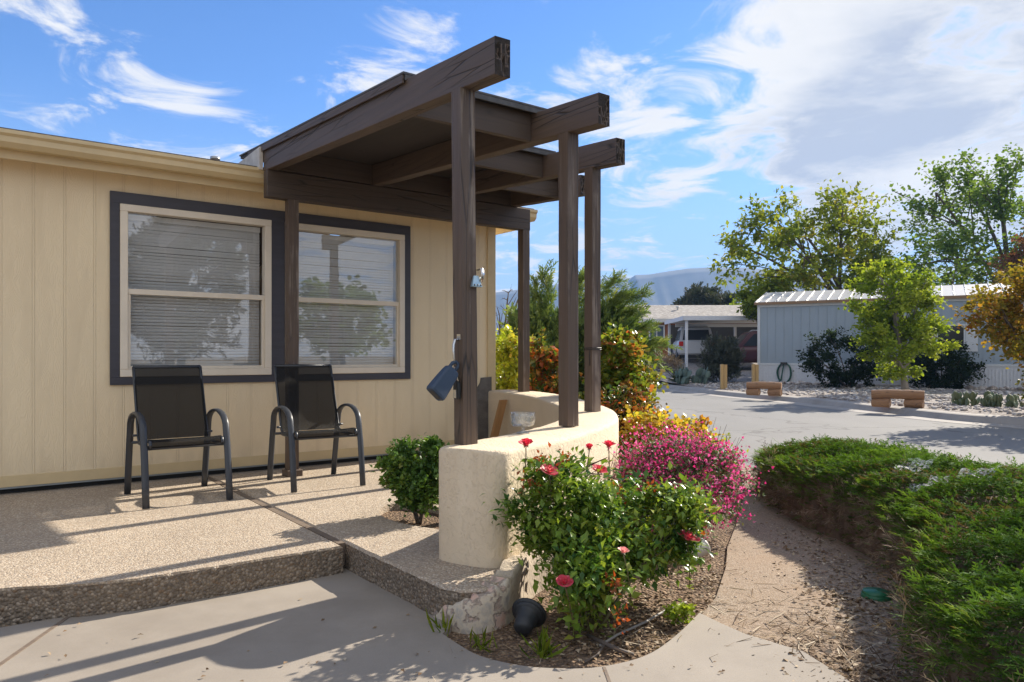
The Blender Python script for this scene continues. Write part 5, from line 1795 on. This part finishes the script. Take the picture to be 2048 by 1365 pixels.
for (e0, e1) in ((5.95, 6.70),):
    mb = MB(); mbox(mb, e0 - .05, e1 + .05, -.02, .006, 1.22, 1.27); mbox(mb, e0 - .05, e1 + .05, -.02, .006, 2.07, 2.12); mbox(mb, e0 - .05, e0, -.02, .006, 1.27, 2.07); mbox(mb, e1, e1 + .05, -.02, .006, 1.27, 2.07)
    wf = mb.build('window', M_trimw, mh)
    mb = MB(); mbox(mb, e0, e1, -.004, .005, 1.27, 2.07); mb.build('pane', M_pane, wf)
    for sa in (e0 - .40, e1 + .06):
        mb = MB(); mbox(mb, sa, sa + .34, -.03, .004, 1.20, 2.14)
        for k in range(14):
            mbox(mb, sa + .03, sa + .31, -.034, -.029, 1.25 + k * .062, 1.285 + k * .062)
        mb.build('shutter', M_trimw, mh)
# garden hose on its hanger
hp_ = q(.98, -.06, .70)
hose = thing('garden_hose', 'dark green garden hose coiled on the white skirting of the mobile home', 'hose', q(.98, -.06, 0))
M_hose = plain('hose_green', (.015, .085, .06), .4)
mb = MB()
pts = []
for i in range(121):
    a = 2 * math.pi * i / 24 + math.pi / 2
    pts.append(q(.98 + (.24 + .012 * math.sin(i * .7)) * math.cos(a), -.045 - .012 * (i // 24), .42 + .37 * math.sin(a)))
pts += [q(.86, -.08, .12), q(.72, -.12, .0), q(.55, -.25, -.01)]
mb.tube(pts, .024, 7); mb.build('coil', M_hose, hose)
mb = MB(); mbox(mb, .86, 1.10, -.13, .004, .74, .775); mbox(mb, .86, 1.10, -.15, -.125, .74, .82); mb.build('hanger', M_rubber, hose)

# yellow timber bollards
M_pine = wood('yellow_pine', (.50, .34, .15), (.42, .27, .11), 2, 16, .7)
for i, (px, Y, lab) in enumerate(((1447, 24.0, 'short yellow pine post standing alone in the gravel before the spiny shrub'), (1510, 24.3, 'short yellow pine post close to the corner of the mobile home'))):
    c = D(px, 768, Y); zb = yard_z(c.x, c.y)
    root = thing('timber_post', lab, 'post', (c.x, c.y, zb), R(12), 'yellow pine posts across the street')
    for k, dx in enumerate((-.053, .053)):
        mb = MB(); mb.box((c.x + dx - .05, c.y - .05 - .02 * k, zb - .1), (c.x + dx + .05, c.y + .05 - .02 * k, zb + .80 - .012 * k)); mb.build('plank', M_pine, root, .004)
# log benches
M_log = wood('log_wood', (.36, .20, .10), (.27, .14, .07), 0, 14, .8, .8)
for i, (px, Y, Lh, lab) in enumerate(((1528, 20.3, .46, 'short log bench on two log blocks, the farther one by the kerb'), (1795, 15.6, .50, 'short log bench on two log blocks, the nearer one by the kerb'))):
    c = D(px, 700, Y); zb = yard_z(c.x, c.y) - .01
    ang = R(-28)
    root = thing('log_bench', lab, 'bench', (c.x, c.y, zb), ang, 'log benches along the kerb')
    dx, dy = Vector((math.cos(ang), math.sin(ang), 0)), Vector((-math.sin(ang), math.cos(ang), 0))
    cc = Vector((c.x, c.y, zb))
    rr_ = random.Random(i)
    mb = MB(); mb.tube([cc - dx * Lh + Vector((0, 0, .26)), cc - dx * Lh * .3 + Vector((0, 0, .275)), cc + dx * Lh * .4 + Vector((0, 0, .27)), cc + dx * Lh + Vector((0, 0, .262))], [.095, .10, .105, .098], 12, smooth=False); mb.build('log', M_log, root, .008)
    for sg in (-1, 1):
        q0 = cc + dx * (.62 * Lh * sg)
        mb = MB(); mb.tube([q0 - dx * .17 + dy * .05 + Vector((0, 0, .085)), q0 + dx * .17 - dy * .05 + Vector((0, 0, .085))], .098, 11, smooth=False); mb.build('block', M_log, root, .008)

# brown house with carport, far across
NB = thing('brown_house', 'far brown house with long grey shingle roof behind the carport', 'house', (13, 50, 1.1))
M_orange = wood('orange_siding', (.30, .105, .035), (.24, .08, .03), 2, 8, .7)
M_shg = speckle('grey_shingle', [(0, (.36, .33, .30)), (.4, (.42, .39, .355)), (.7, (.31, .285, .26))], 5, .95, .5, .02, .15)
mb = MB(); mb.box((8.25, 48.4, 1.0), (20, 55.6, 3.42)); mb.build('wall', M_orange, NB)
mb = MB()
for (ya, yb) in ((48.0, 52.0), (56.0, 52.001)):
    mb.hexa([(7.9, ya, 3.42), (20.4, ya, 3.42), (20.4, yb, 4.62), (7.9, yb, 4.62), (7.9, ya, 3.56), (20.4, ya, 3.56), (20.4, yb, 4.76), (7.9, yb, 4.76)])
rf = mb.build('roof', M_shg, NB)
mb = MB(); mb.box((7.88, 47.95, 3.36), (20.4, 47.998, 3.60)); mb.build('fascia', M_trimw, rf)
mb = MB(); mb.lathe([(.06, -.2), (.06, .14), (.12, .15), (.12, .22), (0, .24)], Matrix.Translation((11.4, 50.6, 4.36)), 12); mb.build('vent_pipe', M_trimw, rf)
mb = MB(); mb.add([(8.27, 48.4, 3.42), (8.27, 55.6, 3.42), (8.27, 52, 4.5), (8.23, 48.4, 3.42), (8.23, 55.6, 3.42), (8.23, 52, 4.5)], [(0, 1, 2), (5, 4, 3), (0, 3, 4, 1), (1, 4, 5, 2), (2, 5, 3, 0)]); mb.build('gable', M_dark, NB)
M_bluepane = pbr('blue_pane', (.10, .14, .19), .1)[0]
for x0, x1 in ((9.0, 10.05), (12.2, 13.4)):
    mb = MB(); mb.box((x0, 48.33, 2.2), (x1, 48.40, 2.28)); mb.box((x0, 48.33, 3.12), (x1, 48.40, 3.2)); mb.box((x0, 48.33, 2.28), (x0 + .09, 48.40, 3.12)); mb.box((x1 - .09, 48.33, 2.28), (x1, 48.40, 3.12)); mb.box(((x0 + x1) / 2 - .03, 48.33, 2.28), ((x0 + x1) / 2 + .03, 48.40, 3.12))
    wf = mb.build('window', M_trimw, NB)
    mb = MB(); mb.box((x0 + .09, 48.37, 2.28), (x1 - .09, 48.398, 3.12)); mb.build('pane', M_bluepane, wf)
cp_ = thing('carport', 'white flat roofed carport on slim posts sheltering two cars', 'carport', (11.3, 38.8, .7))
mb = MB(); mb.hexa([(8.42, 36, 2.98), (15, 36, 2.98), (15.3, 41.8, 3.02), (8.72, 41.8, 3.02), (8.42, 36, 3.06), (15, 36, 3.06), (15.3, 41.8, 3.10), (8.72, 41.8, 3.10)]); rf2 = mb.build('roof', M_trimw, cp_)
mb = MB(); mb.hexa([(8.40, 35.95, 2.92), (15.02, 35.95, 2.92), (15.02, 35.995, 2.92), (8.40, 35.995, 2.92), (8.40, 35.95, 3.13), (15.02, 35.95, 3.13), (15.02, 35.995, 3.13), (8.40, 35.995, 3.13)])
mb.hexa([(8.37, 35.95, 2.92), (8.398, 35.95, 2.92), (8.70, 41.8, 2.95), (8.67, 41.8, 2.95), (8.37, 35.95, 3.13), (8.398, 35.95, 3.13), (8.70, 41.8, 3.16), (8.67, 41.8, 3.16)]); mb.build('fascia', M_skirt, rf2)
for x, y in ((8.58, 36.15), (8.86, 41.4), (12.6, 41.5), (14.8, 36.15)):
    mb = MB(); mb.box((x - .06, y - .06, yard_z(x, y) - .1), (x + .06, y + .06, 2.98)); mb.build('post', M_skirt, cp_)
mb = MB(); mb.box((9.2, 41.3, 2.80), (15, 41.42, 2.97)); mb.build('beam', M_trimw, cp_)
# dark shed wall at the back of the carport
mb = MB(); mb.box((9.4, 43.6, .7), (16, 43.8, 3.0)); 
tag(mb.build('shed_wall', wood('dark_fence_boards', (.035, .03, .028), (.02, .018, .017), 2, 6)), 'dark board wall at the back of the carport', 'wall')


def suv(label, p, rz, paint, seed):
    """length along local +x (front), built round the middle of the wheelbase"""
    root = thing('parked_suv', label, 'car', p, rz, 'cars parked under the carport')
    Mx = Matrix.Translation(p) @ Matrix.Rotation(rz, 4, 'Z')
    sec = [(-2.35, .50, .95, .80), (-2.38, .45, 1.05, .90), (-2.25, .34, 1.08, .95), (-1.4, .34, 1.10, .96), (0, .34, 1.08, .97), (1.0, .34, 1.06, .96), (1.5, .36, 1.02, .95), (2.1, .40, .95, .90), (2.38, .46, .80, .80)]

    def loft(secs, mi=0):
        mb = MB()
        for i, (x, z0, z1, w) in enumerate(secs):
            mb.v += [Mx @ Vector((x, sy * w * k, z)) for sy, k, z in ((-1, .92, z0), (-1, 1, z0 + .18), (-1, 1, z1 - .22), (-1, .95, z1), (1, .95, z1), (1, 1, z1 - .22), (1, 1, z0 + .18), (1, .92, z0))]
            if i:
                b = len(mb.v) - 8
                for e in range(8):
                    mb.f.append([b - 8 + e, b + e, b + (e + 1) % 8, b - 8 + (e + 1) % 8]); mb.mi.append(0); mb.sm.append(True)
        mb.f.append(list(range(8))); mb.f.append(list(range(len(mb.v) - 1, len(mb.v) - 9, -1))); mb.mi += [0, 0]; mb.sm += [False, False]
        return mb
    loft(sec).build('body', paint, root)
    mb = MB()
    gh = [(-2.30, 1.04, .88), (-2.05, 1.74, .74), (-1.6, 1.82, .74), (.2, 1.82, .74), (.55, 1.74, .73), (1.15, 1.02, .86)]
    low = [(-2.30, 1.04, .88), (1.15, 1.02, .88)]
    A = [Mx @ Vector((x, -w, z)) for x, z, w in gh]; B = [Mx @ Vector((x, w, z)) for x, z, w in gh]
    mb.add(A + B, [list(range(5, -1, -1)), list(range(6, 12))] + [(i, i + 1, 7 + i, 6 + i) for i in range(5)])
    mb.build('cabin', paint, root, .03, 2)
    mb = MB()
    for sy in (-1, 1):
        for pts in ([(-2.08, 1.14), (-1.90, 1.64), (-1.28, 1.68), (-1.28, 1.12)], [(-1.20, 1.12), (-1.20, 1.68), (-.35, 1.68), (-.35, 1.12)], [(-.27, 1.12), (-.27, 1.68), (.34, 1.66), (.86, 1.12)]):
            f = lambda z: .88 - (z - 1.04) / .70 * .14 + .006
            a = [Mx @ Vector((x, sy * f(z), z)) for x, z in pts]
            mb.add(a, [(0, 1, 2, 3) if sy > 0 else (3, 2, 1, 0)])
    mb.add([Mx @ Vector((-2.305 + (z - 1.04) * .357 - .008, y, z)) for y, z in ((-.72, 1.12), (.72, 1.12), (.62, 1.66), (-.62, 1.66))], [(3, 2, 1, 0)])
    mb.add([Mx @ Vector((1.15 - (z - 1.02) * .833 + .008, y, z)) for y, z in ((-.74, 1.10), (.74, 1.10), (.64, 1.66), (-.64, 1.66))], [(0, 1, 2, 3)])
    mb.build('window', M_pane, root)
    for x in (-1.42, 1.45):
        for sy in (-1, 1):
            Mw = Mx @ Matrix.Translation((x, sy * .86, .37)) @ Matrix.Rotation(R(90), 4, 'X')
            mb = MB(); mb.lathe([(.20, -.12), (.35, -.12), (.37, -.08), (.37, .08), (.35, .12), (.20, .12)], Mw, 24); wh = mb.build('wheel', M_rubber, root)
            mb = MB(); mb.lathe([(0, -.10), (.20, -.105), (.20, .105), (0, .10)], Mw, 16); mb.build('rim', M_metal, wh)
    for sy in (-1, 1):
        mb = MB(); mb.box((-2.395, sy * .80 - .11, .80), (-2.25, sy * .80 + .11, 1.05), 0, Mx); mb.build('taillight', pbr('tail_red', (.55, .015, .01), .25)[0], root, .02)
        mb = MB(); mb.box((2.20, sy * .66 - .16, .72), (2.36, sy * .66 + .16, .86), 0, Mx); mb.build('headlight', M_clear, root, .02)
    mb = MB(); mb.box((-2.46, -.88, .40), (-2.28, .88, .68), 0, Mx); mb.build('bumper', paint, root, .03)
    mb = MB(); mb.box((2.25, -.86, .40), (2.44, .86, .66), 0, Mx); mb.build('bumper', paint, root, .03)
    mb = MB()
    for sy in (-1, 1):
        mb.tube([Mx @ Vector((-1.7, sy * .62, 1.82)), Mx @ Vector((-1.6, sy * .62, 1.88)), Mx @ Vector((.1, sy * .62, 1.88)), Mx @ Vector((.2, sy * .62, 1.82))], .02, 6)
    for x in (-1.2, -.3):
        mb.box((x - .04, -.64, 1.87), (x + .04, .64, 1.91), 0, Mx)
    mb.build('roof_rack', M_trimw, root)


suv('silver white SUV seen from behind under the left of the carport', Vector((9.95, 40.6, yard_z(9.6, 40))), R(82), plain('silver_paint', (.50, .51, .53), .25, .03), 1)
suv('dark maroon SUV with roof rack seen from its side', Vector((11.55, 34.6, yard_z(11.5, 34))), R(176), plain('maroon_paint', (.075, .025, .028), .3, .05), 2)

# vegetation across the street
L_ail = leafmat('ailanthus_leaf', [(0, (.09, .14, .02)), (.4, (.18, .24, .03)), (.75, (.28, .32, .045)), (1, (.38, .29, .06))], .45, .75, .12)
L_lime = leafmat('lime_leaf', [(0, (.12, .20, .02)), (.5, (.25, .34, .035)), (1, (.40, .45, .06))], .45, .75, .12)
L_cot = leafmat('cottonwood_leaf', [(0, (.08, .14, .03)), (.5, (.14, .23, .045)), (1, (.24, .32, .08))], .45, .75, .12)
L_or = leafmat('orange_leaf', [(0, (.14, .15, .025)), (.35, (.24, .20, .03)), (.7, (.38, .22, .035)), (1, (.40, .12, .03))], .45, .75, .12)
L_dark = leafmat('dark_shrub_leaf', [(0, (.016, .032, .016)), (.6, (.034, .056, .028)), (.93, (.07, .085, .045)), (1, (.12, .07, .06))], .45, .75, .12)
L_pine = leafmat('far_pine', [(0, (.035, .05, .025)), (.6, (.065, .08, .04)), (1, (.12, .10, .06))], .2, .7)
L_plum = leafmat('plum_leaf', [(0, (.12, .05, .035)), (.6, (.18, .08, .05)), (1, (.14, .11, .05))], .45, .75, .12)
L_cedar = leafmat('spiny_shrub', [(0, (.035, .045, .030)), (.6, (.06, .07, .045)), (1, (.10, .10, .065))], .15, .7)


def compound(seed=2):
    """a compound leaf: leaflets in pairs along a drooping stalk"""
    V, F = [], []
    for i in range(5):
        for sg in (-1, 1):
            y = .15 + .17 * i
            b = len(V)
            V += [(0, y, -.18 * y * y), (sg * .16, y + .09, -.18 * y * y + .03), (sg * .34, y + .12, -.18 * y * y - .08), (sg * .17, y - .02, -.18 * y * y + .02)]
            F.append((b, b + 1, b + 2, b + 3))
    return np.array(V, float), np.array(F)


TC_ = compound()
c = D(1650, 510, 37)
plant('ailanthus_tree', 'large spreading olive green tree with compound leaves rising behind the mobile home', 'tree', (17.0, 37, .3), (15.5, 37, 6.1), (5.6, 3.6, 3.9), L_ail, M_bark, T_leaf(.34), .24,
      n_t=220, per=46, clump=.44, seed=61, trunk_r=.20, nlimb=9, nsub=5, fork=.30, shell=.35, jag=.30, up=.1, bow=.3)
plant('ailanthus_tree', 'smaller leafy tree at the left end of the mobile home roof', 'tree', (12.2, 36, .3), (12.3, 35.5, 3.7), (1.5, 1.4, 1.1), L_ail, M_bark, T_leaf(.34), .20,
      n_t=80, per=70, clump=.34, seed=62, trunk_r=.10, nlimb=6, nsub=4, fork=.4, shell=.3, jag=.3, up=.1)
plant('cottonwood_tree', 'tall airy green tree at the right behind the mobile home', 'tree', (28.5, 42, .3), (28.2, 42, 8.0), (7.6, 4.8, 6.3), L_cot, M_bark, T_round(.5), .17,
      n_t=260, per=70, clump=.6, seed=63, trunk_r=.26, nlimb=11, nsub=6, fork=.25, shell=.3, jag=.35, up=.2, hang=.2)
plant('plum_tree', 'thin reddish plum tree between the tall green tree and the orange one', 'tree', (23.8, 33, .2), (23.6, 33, 5.0), (2.3, 2.0, 2.2), L_plum, M_twig, T_round(.45), .11,
      n_t=140, per=40, clump=.32, seed=64, trunk_r=.10, nlimb=9, nsub=5, fork=.3, shell=.2, jag=.3, up=.4)
plant('lime_tree', 'small bright lime green tree with pale trunk in front of the mobile home', 'tree', (11.25, 21.0, .12), (11.1, 21.0, 2.30), (1.85, 1.6, 2.15), L_lime, wood('pale_bark', (.30, .27, .23), (.20, .17, .14), 2, 20), T_round(.46), .085,
      n_t=200, per=80, clump=.20, seed=65, trunk_r=.10, nlimb=11, nsub=6, fork=.22, shell=.25, jag=.48, up=.3)
c = D(2085, 650, 13.6)
plant('orange_tree', 'orange and gold leaved small tree at the right edge of the picture', 'tree', (9.95, 13.6, .10), (9.95, 13.6, 2.0), (1.85, 1.4, 1.45), L_or, M_bark, T_round(.46), .065,
      n_t=240, per=62, clump=.18, seed=66, trunk_r=.07, nlimb=11, nsub=6, fork=.15, shell=.35, jag=.3, up=.1, hang=.2)
plant('low_shrub', 'low green and gold suckers under the orange leaved tree', 'bush', (9.55, 13.2, .08), (9.6, 13.2, .5), (.45, .4, .5), leafmat('sucker_leaf', [(0, (.08, .12, .02)), (.6, (.22, .22, .03)), (1, (.34, .20, .03))], .4), M_twig, T_round(.44), .05,
      n_t=40, per=30, clump=.12, seed=67, trunk_r=.012, nlimb=7, nsub=4, multi=True, crown='foliage', stems='stems')
plant('pine_tree', 'round dark evergreen treetop behind the brown house', 'tree', (16.2, 62, 1.2), (16.1, 62, 5.2), (2.9, 2.4, 2.0), L_pine, M_bark, T_spray(7, 2, .09), .42,
      n_t=120, per=46, clump=.42, seed=68, trunk_r=.2, nlimb=8, nsub=5, shell=.5, jag=.22, flat=.4, up=.3)
plant('background_tree', 'yellow green tree between the dark evergreen and the spreading tree', 'tree', (17.8, 58, 1.2), (18.4, 58, 4.4), (2.2, 2, 1.5), L_lime, M_bark, T_round(.5), .2, n_t=60, per=40, clump=.45, seed=69, trunk_r=.12, nlimb=6, nsub=4)
for (x, y, cx_, cz, rad, seed, lab) in ((11.3, 24.7, 11.25, .95, (2.1, .85, 1.15), 70, 'dark dense shrub against the mobile home left of the lime tree'), (13.9, 23.9, 13.9, .72, (1.5, .7, .95), 71, 'dark shrub partly hidden behind the lime tree trunk'), (17.2, 21.8, 17.2, .7, (.75, .6, .7), 72, 'dark shrub at the right end of the white skirting')):
    zb = yard_z(x, y) - .03
    plant('dark_shrub', lab, 'bush', (x, y, zb), (cx_, y, zb + cz), rad, L_dark, M_twig, T_leaf(.36), .085, n_t=150, per=70, clump=.17, seed=seed, trunk_r=.03, nlimb=9, nsub=5, multi=True, shell=.4, jag=.25, crown='foliage', stems='stems')
x, y = 8.0, 28.0
zb = yard_z(x, y) - .03
plant('spiny_shrub', 'grey green spiny shrub standing before the carport', 'bush', (x, y, zb), (x + .05, y, zb + .85), (1.0, .7, .95), L_cedar, M_twig, T_spray(8, 6, .05), .20, n_t=100, per=42, clump=.22, seed=73, trunk_r=.03, nlimb=9, nsub=5, multi=True, shell=.2, jag=.35, crown='foliage', stems='stems', up=.6)
plant('dry_brush', 'dry tan brush pile left of the carport', 'bush', (6.9, 33.5, yard_z(6.9, 33.5)), (7.0, 33.5, yard_z(6.9, 33.5) + .35), (.9, .6, .4), leafmat('dry_brush', [(0, (.20, .13, .07)), (1, (.34, .24, .13))], .2), M_twig, T_spray(5, 7, .03), .18, n_t=60, per=24, clump=.2, seed=74, trunk_r=.02, nlimb=7, nsub=4, multi=True, crown='foliage', stems='stems')
# yucca
rng = np.random.default_rng(80)
yc = Vector((6.35, 27.6, 0)); yc.z = yard_z(yc.x, yc.y)
yu = thing('yucca', 'grey green yucca with stiff narrow leaves beside the prickly pear', 'yucca', yc)
n = 170
an, el = rng.uniform(0, 2 * math.pi, n), rng.uniform(.15, 1.5, n)
Dr = np.stack([np.cos(an) * np.cos(el), np.sin(an) * np.cos(el), np.sin(el)], 1)
V, F, r_ = scatter((np.array([(0, 0, 0), (.035, .4, .02), (0, 1, -.08), (-.035, .4, .02)], float), np.array([(0, 1, 2), (0, 2, 3)])), np.tile(np.array(yc), (n, 1)) + rng.normal(0, .05, (n, 3)), Dr, unit(rng.normal(0, .2, (n, 3)) + [0, 0, 1]), rng.uniform(.4, .75, n), rng)
V[:, 2] = np.maximum(V[:, 2], yc.z - .02)
np_mesh('leaves', V, [F], leafmat('yucca_leaf', [(0, (.06, .09, .05)), (1, (.13, .15, .07))], .15), yu, r_)


# prickly pears: flat oval pads growing out of one another
M_pad = mottled('cactus_pad', (.10, .15, .075), (.15, .17, .09), 20, .6, .3, .004)
M_pad2 = mottled('cactus_pad_blue', (.07, .12, .10), (.10, .14, .12), 20, .6, .3, .004)


def cactus(label, p, w, h, n, seed, mat):
    root = thing('prickly_pear', label, 'cactus', p, 0, 'prickly pear cacti across the street')
    rr_ = random.Random(seed)
    for i in range(n):
        f = rr_.uniform(-1, 1)
        base = Vector(p) + Vector((f * w, rr_.uniform(-.25, .25), 0))
        up = Vector((rr_.uniform(-.4, .4), rr_.uniform(-.3, .3), 1)).normalized()
        for k in range(2 if rr_.random() < .7 else 1):
            L_ = h * rr_.uniform(.42, .60)
            az = rr_.uniform(0, math.pi)
            Mx = Matrix.Translation(base - Vector((0, 0, .02))) @ up.to_track_quat('Z', 'Y').to_matrix().to_4x4() @ Matrix.Rotation(az, 4, 'Z')
            mb = MB()
            V, F = [], []
            for a in range(8):
                t_ = a / 7
                rad = L_ * .36 * math.sin(math.pi * min(1, .06 + t_ * .92)) ** .7
                for b in range(8):
                    an_ = 2 * math.pi * b / 8
                    V.append(Mx @ Vector((math.cos(an_) * rad, math.sin(an_) * max(.012, rad * .22), t_ * L_)))
            for a in range(7):
                for b in range(8):
                    F.append((a * 8 + b, a * 8 + (b + 1) % 8, (a + 1) * 8 + (b + 1) % 8, (a + 1) * 8 + b))
            F.append(list(range(7, -1, -1))); F.append([56 + b for b in range(8)])
            mb.add(V, F, 0, True)
            mb.build('pad', mat, root)
            base = Mx @ Vector((rr_.uniform(-.06, .06), 0, L_ * .9))
            up = (up + Vector((rr_.uniform(-.6, .6), rr_.uniform(-.4, .4), .2))).normalized()


for (px, Y, w, h, n, seed, mat, lab) in ((1385, 27.2, .5, .62, 22, 1, M_pad2, 'bluish prickly pear clump at the foot of the spiny shrub'), (1955, 16.2, .42, .36, 26, 2, M_pad, 'pale green prickly pear clump on the gravel near the right edge'), (2015, 15.6, .38, .32, 20, 3, M_pad, 'second prickly pear clump half under the orange leaved tree')):
    c = D(px, 700, Y); c.z = yard_z(c.x, c.y)
    cactus(lab, c, w, h, n, seed, mat)

# stones scattered on the gravel yard
rng = np.random.default_rng(90)
ico = bmesh.new(); bmesh.ops.create_icosphere(ico, subdivisions=1, radius=1)
iv = np.array([v.co[:] for v in ico.verts]); itf = np.array([[v.index for v in f.verts] for f in ico.faces]); ico.free()


def stones(name, P, S, cols, kind='stuff'):
    n = len(P)
    V = iv[None] * (S[:, None, None] * rng.uniform(.6, 1.2, (n, 1, 3)) * np.array([1, 1, .6])) * rng.uniform(.8, 1.2, (n, len(iv), 1)) + P[:, None]
    F = (np.arange(n) * len(iv))[:, None, None] + itf[None]
    m, t, p = pbr(name + '_mat', (.4, .4, .4), .9)
    a = t.n('ShaderNodeAttribute', attribute_name='rnd')
    t.link(t.ramp(a.outputs['Fac'], cols), p.inputs['Base Color'])
    return tag(np_mesh(name, V.reshape(-1, 3), [F.reshape(-1, 3)], m, None, np.repeat(rng.uniform(0, 1, n), len(iv))), kind=kind)


ty = rng.uniform(12, 28, 3200)
tx = np.interp(ty, [p.y for p in kerb_line], [p.x for p in kerb_line]) + .5 + rng.uniform(0, 1, len(ty)) ** 1.0 * 7
P = np.stack([tx, ty, np.array([yard_z(a, b) for a, b in zip(tx, ty)]) + .01], 1)
stones('gravel_stones', P, rng.uniform(.02, .07, len(P)), [(0, (.24, .21, .19)), (.5, (.40, .36, .33)), (1, (.58, .55, .52))])
t_ = rng.uniform(0, 9, 150)
b_ = rng.uniform(-.75, -.25, 150)
P = np.array([tuple(q(a, b, 0)) for a, b in zip(t_, b_)])
P[:, 2] = [yard_z(a, b) + .03 for a, b in zip(P[:, 0], P[:, 1])]
stones('border_stones', P, rng.uniform(.07, .16, len(P)), [(0, (.26, .22, .20)), (.5, (.42, .37, .34)), (1, (.56, .52, .50))])
# litter of leaves, chips and straw: bed, path edge and foot of the hedge
rng = np.random.default_rng(91)
L_lit = leafmat('leaf_litter', [(0, (.10, .06, .035)), (.4, (.20, .13, .075)), (.75, (.34, .25, .16)), (1, (.52, .44, .33))], .1, .8, .2)


def litter(name, regions, z0):
    parts = []
    for (cx_, cy_, rx, ry, n, T, s0, s1) in regions:
        P = np.stack([cx_ + rng.normal(0, rx, n), cy_ + rng.normal(0, ry, n), np.full(n, z0) + rng.uniform(.001, .012, n)], 1)
        parts.append(scatter(T, P, unit(rng.normal(0, 1, (n, 3)) * [1, 1, .12]), unit(rng.normal(0, .35, (n, 3)) + [0, 0, 1]), rng.uniform(s0, s1, n), rng))
    V, F, r_ = join(parts)
    V[:, 2] = np.maximum(V[:, 2], z0 + .001)
    return tag(np_mesh(name, V, F, L_lit, None, r_), kind='stuff')


TS = (np.array([(-.03, 0, 0), (.03, 0, 0), (.02, 1, .02), (-.02, 1, .02)], float), np.array([(0, 1, 2, 3)]))
litter('leaf_litter', [(.75, 3.35, .22, .20, 900, T_leaf(.3), .015, .035), (.45, 3.05, .25, .10, 500, T_leaf(.3), .012, .03), (1.0, 4.0, .10, .25, 500, T_leaf(.3), .012, .03), (.6, 3.2, .3, .2, 260, TS, .03, .09)], -.03)
litter('straw_litter', [(1.30, 2.95, .16, .28, 700, TS, .03, .10), (1.3, 2.7, .14, .2, 500, T_leaf(.4), .015, .04), (1.62, 3.5, .10, .3, 420, T_leaf(.4), .015, .035), (1.85, 4.3, .10, .5, 500, T_leaf(.35), .012, .03), (1.2, 3.4, .25, .4, 90, TS, .03, .12)], -.012)
litter('walk_litter', [(-.9, 3.0, .9, .35, 40, T_leaf(.3), .012, .028), (.4, 2.75, .5, .1, 26, T_leaf(.3), .01, .022), (-.2, 2.8, .6, .2, 16, TS, .02, .05)], .002)
stones('path_pebbles', np.stack([rng.uniform(.9, 2.0, 500), rng.uniform(2.7, 6.2, 500), np.full(500, -.011)], 1), rng.uniform(.003, .007, 500), [(0, (.28, .22, .17)), (.6, (.40, .32, .26)), (1, (.52, .46, .40))])
# weeds in the bed and grass tufts at the wall foot
plant('weed', 'bright green leafy weed at the tip of the concrete walk', 'weed', tuple(G(1362, 1252, -.03)), tuple(G(1362, 1250, -.03) + Vector((0, 0, .05))), (.075, .06, .045), L_lime, M_stem_g, T_round(.45), .018, n_t=20, per=16, clump=.025, seed=95, trunk_r=.003, nlimb=5, nsub=3, multi=True, crown='foliage', stems='stems')


def tuft(label, p, n, h, seed):
    rg_ = np.random.default_rng(seed)
    V, F, r_ = scatter((np.array([(-.03, 0, 0), (.03, 0, 0), (.02, .6, .05), (0, 1, -.1), (-.02, .6, .05)], float), np.array([(0, 1, 2, 3, 4)])), np.tile(np.array(tuple(p)), (n, 1)) + rg_.normal(0, .018, (n, 3)) * [1, 1, 0], unit(rg_.normal(0, .5, (n, 3)) + [0, 0, 1]), unit(rg_.normal(0, 1, (n, 3))), rg_.uniform(h * .5, h, n), rg_)
    V[:, 2] = np.maximum(V[:, 2], p[2])
    tag(np_mesh('grass_tuft', V, [F], L_lime, None, r_), label, 'grass tuft', 'grass tufts at the wall foot')


tuft('grass tuft in front of the tipped black lamp', G(1085, 1312, -.03), 34, .13, 1)
tuft('thin grass tuft at the corner where step and plaster meet', G(888, 1272, -.03), 16, .12, 2)
tuft('grass tuft at the rim of the concrete below the wall foot', G(965, 1298, -.03), 20, .10, 3)

# tree beyond the right edge of the picture: its shade lies over the near hedge and the walk
plant('shade_tree', 'tall tree outside the right edge whose shade falls on the near hedge and walk', 'tree', (11.9, 10.1, .1), (11.9, 10.0, 7.2), (1.7, 1.7, 1.9), L_cot, M_bark, T_round(.5), .12, n_t=130, per=55, clump=.36, seed=110, trunk_r=.16, nlimb=9, nsub=5, fork=.5, shell=.3, jag=.25)

# =================================================================== SEEN ONLY IN THE WINDOW PANES
plant('reflected_tree', 'big tree across the street mirrored in the left window glass', 'tree', (9.6, -4.4, -.05), (9.6, -4.4, 3.2), (2.0, 1.8, 2.6), L_pine, M_bark, T_spray(7, 2, .07), .32, n_t=130, per=40, clump=.32, seed=101, trunk_r=.16, nlimb=9, nsub=5, shell=.3, jag=.3)
plant('reflected_tree', 'airy round tree mirrored in the right window glass', 'tree', (12.6, -.9, -.05), (12.6, -.9, 2.3), (2.0, 1.8, 1.5), L_cot, M_bark, T_round(.5), .13, n_t=110, per=30, clump=.32, seed=102, trunk_r=.12, nlimb=8, nsub=5, shell=.2, jag=.3)

# =================================================================== AIR
hz_m = bpy.data.materials.new('haze'); hz_m.use_nodes = True
t = NT(hz_m.node_tree)
hz_m.node_tree.nodes.remove(hz_m.node_tree.nodes['Principled BSDF'])
pv = t.n('ShaderNodeVolumePrincipled', i_Color=(.28, .54, 1.0, 1), i_Density=.00038, i_Anisotropy=.0)
t.link(pv.outputs[0], hz_m.node_tree.nodes['Material Output'].inputs['Volume'])
mb = MB(); mb.box((-1520, -320, -2), (1520, 1580, 181))
hzo = mb.build('haze', hz_m)
tag(hzo, kind='stuff')
